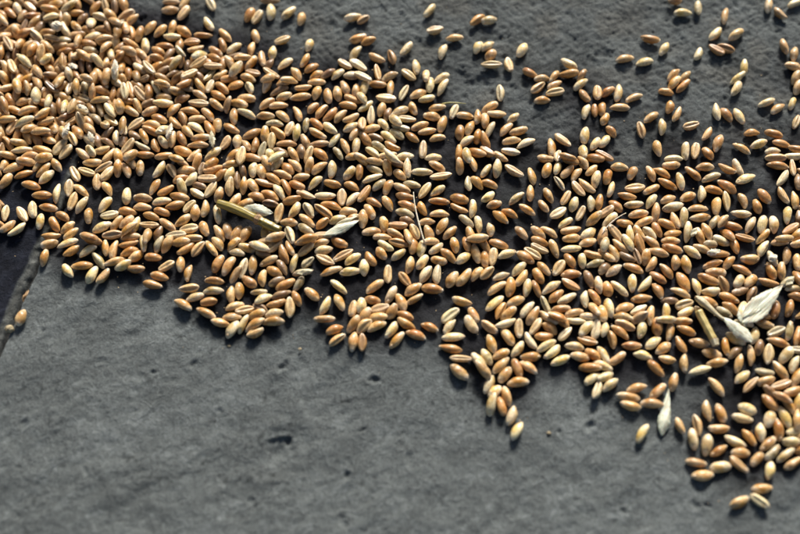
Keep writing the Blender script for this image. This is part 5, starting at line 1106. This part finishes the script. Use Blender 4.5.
# long ribbed husk
root = bpy.data.objects.new('ribbed_husk', None); COL.objects.link(root); root.matrix_world = frame_at(341, 228, 22, .0030, 3, -14)
tag(root, 'long pale grey-green ribbed husk with a thin pointed tip, right of the stalk', 'husk')
husk_mesh('blade', 13.5 * MM, 3.9 * MM, M_HUSK, 47, .26, 1.6, 1.3, .48, parent=root)
h = husk_mesh('fold', 8.5 * MM, 2.0 * MM, M_HUSKB, 48, .3, 1.5, 1.5, .5, parent=root); h.location = (3 * MM, 2.2 * MM, -.1 * MM)
# bristle, awns
def path_tube(name, pix, z, r0, mat, label, cat):
    pts = [ground(a, b, zz) for (a, b), zz in zip(pix, z)]; c = pts[len(pts) // 2]
    o = tube_mesh(name, [p - c for p in pts], r0, mat, nv=8, hollow=False); o.location = c.tolist(); tag(o, label, cat); return o
path_tube('bristle', [(413.5, 192), (415, 206), (418.5, 222), (424, 241)], [.0043, .0042, .0040, .0036], [.16 * MM, .22 * MM, .28 * MM, .30 * MM], M_HUSK, 'thin pale upright bristle lying over the grains in the middle', 'bristle')
path_tube('green_awn', [(442, 104), (452, 102.6), (466, 103.6)], [.0006, .0012, .0008], [.3 * MM, .32 * MM, .10 * MM], M_AWN, 'thin yellow-green awn on bare stone at the upper edge of the spill', 'awn')
path_tube('grey_awn', [(602, 234), (612, 222), (626, 213)], [.0030, .0035, .0036], [.10 * MM, .22 * MM, .14 * MM], M_HUSK, 'fine grey-white awn slanting up to the right between grains', 'awn')
# chaff
for (px, py, a, L, w, z, mt, sd, lb) in [
    (773, 258, 35, 3.6, 3.0, .0030, M_CHAFF, 61, 'small white three-cornered chaff flake above the big husk'),
    (66, 130, 62, 6.2, 2.6, .0052, M_CHAFF, 62, 'white split chaff flake, upright, on the left-hand heap'),
    (169, 131, 75, 6.6, 2.6, .0045, M_CHAFF, 63, 'bright white upright chaff flake in the upper left spill'),
    (161, 130, 15, 3.0, 1.8, .0044, M_CHAFF, 64, 'tiny white chaff crumb left of an upright chaff flake'),
    (212, 139, 97, 6.8, 2.3, .0040, M_HUSKB, 65, 'tan narrow chaff husk running downward among the grains'),
    (115, 67, 95, 6.6, 2.6, .0062, M_CHAFF, 66, 'white papery chaff standing out on top of the heap'),
    (73, 66, -30, 4.2, 2.2, .0060, M_CHAFF, 67, 'grey-white crumpled chaff near the middle of the heap'),
    (82, 107, -25, 4.6, 2.0, .0052, M_CHAFF, 68, 'short white chaff flake lying across the heap'),
    (91, 137, 110, 5.0, 2.2, .0050, M_CHAFF, 69, 'grey-white torn chaff flake below the heap crest'),
    (694, 232, 60, 3.8, 2.2, .0030, M_HUSKB, 70, 'grey-brown chaff scrap between two upright grains'),
    (790, 281, 48, 4.4, 2.4, .0030, M_HUSKB, 71, 'grey torn chaff at the tip of the big white husk'),
    (305, 272, 12, 6.0, 2.0, .0034, M_HUSKB, 72, 'flat grey-tan chaff lying level among grains, center left'),
    (26, 296, 66, 4.4, 1.9, -.0012, M_NODE, 73, 'dull brown husk wedged in the joint between the stones'),
    (714, 252, 8, 5.0, 2.4, .0036, M_HUSK, 74, 'ribbed grey-white chaff tucked behind grains, upper right'),
    (120, 23, 40, 4.0, 2.2, .0045, M_HUSKB, 75, 'grey-brown chaff scrap at the upper edge of the heap')]:
    o = husk_mesh('chaff_flake', L * MM, w * MM, mt, sd, .3, 1.6, 1.5, .45, rag=.12); o.matrix_world = frame_at(px, py, a, z, 5, sd % 30 - 15)
    tag(o, lb, 'chaff', 'chaff among the grains')
# bran flakes and dust shed among the grains
rf = np.random.default_rng(404); FV, FF = [], []; nf = 0
P2 = np.array([q[1:4] for q in rows], float) * 1e-5
for k in range(900):
    b = P2[rf.integers(0, len(P2))]; x = b[0] + rf.normal(0, .007); y = b[1] + rf.normal(0, .007)
    if np.min(np.hypot(P2[:, 0] - x, P2[:, 1] - y)) < .0022: continue
    m = rf.integers(5, 8); an = np.sort(rf.uniform(0, 6.28, m)); r0 = rf.uniform(.15, .42) * MM * rf.uniform(.5, 1, m); yaw = rf.uniform(0, 3.14); el = rf.uniform(.35, 1)
    u, v = np.cos(an) * r0, np.sin(an) * r0 * el; px_, py_ = u * math.cos(yaw) - v * math.sin(yaw) + x, u * math.sin(yaw) + v * math.cos(yaw) + y
    zt = .00035 + rf.uniform(0, .15, m) * MM
    top = np.stack([px_, py_, zt], -1); bot = top - np.array([0, 0, .00006]); c1 = top.mean(0) + np.array([0, 0, .00008]); c2 = bot.mean(0)
    FV.append(np.concatenate([top, bot, [c1], [c2]])); j = np.arange(m); j2 = (j + 1) % m; T_, B_ = np.full(m, 2 * m), np.full(m, 2 * m + 1)
    FF.append(np.concatenate([np.stack([j, j2, T_], -1), np.stack([j2 + m, j + m, B_], -1), np.stack([j, j + m, j2], -1), np.stack([j2, j + m, j2 + m], -1)]) + nf); nf += 2 * m + 2
o = mesh_obj('bran_flakes', np.concatenate(FV), np.concatenate(FF), fibre_material('bran_flake', (.22, .14, .06), (.55, .42, .24), .7), smooth=False)
tag(o, 'fine bran flakes and dust lying on the stone between the grains', 'bran flakes', None, 'stuff')
# broken kernel with its white crumbly inside on the heap
def crumb(name, px, py, z, r, mat, label, cat, seed, sq=(1, 1, .8)):
    n = 26; rr = np.random.default_rng(seed)
    u = np.linspace(0.02, math.pi - .02, n)[:, None]; v = np.linspace(0, 2 * math.pi, n, endpoint=False)[None]
    x, y, zz = np.sin(u) * np.cos(v), np.sin(u) * np.sin(v), np.cos(u) + 0 * v
    f = 1 + .13 * np.sin(3 * x * 2 + seed) * np.cos(4 * y + 1) + .10 * np.sin(7 * zz + 5 * x) + .05 * np.sin(13 * y + 9 * x)
    V = np.stack([x * f * sq[0], y * f * sq[1], zz * f * sq[2]], -1).reshape(-1, 3) * r
    o = mesh_obj(name, V, grid_faces(n, n)[:, ::-1], mat); o.location = ground(px, py, z).tolist(); tag(o, label, cat); return o
crumb('broken_kernel', 57, 26, .0060, .0019, M_CHAFF, 'broken white floury kernel on top of the upper left heap', 'broken kernel', 4, (1.15, 1, .85))
crumb('pebble', 9.5, 329, .0004, .0013, M_PEBBLE, 'small tan pebble beside the lone grain in the stone joint', 'pebble', 9, (1.1, .95, .8))
for px, py, rr, lb in [(300, 349, .00045, 'tiny stone chip on bare stone under the middle gap in the spill'), (229, 346, .0004, 'tiny tan chip just below the left lobe of grains'), (549, 433, .0005, 'tiny tan chip right of the pointed grain tail')]:
    tag(crumb('stone_chip', px, py, .0001, rr, M_PEBBLE, lb, 'stone chip', int(px), (1.3, 1, .5)), group='stone chips')
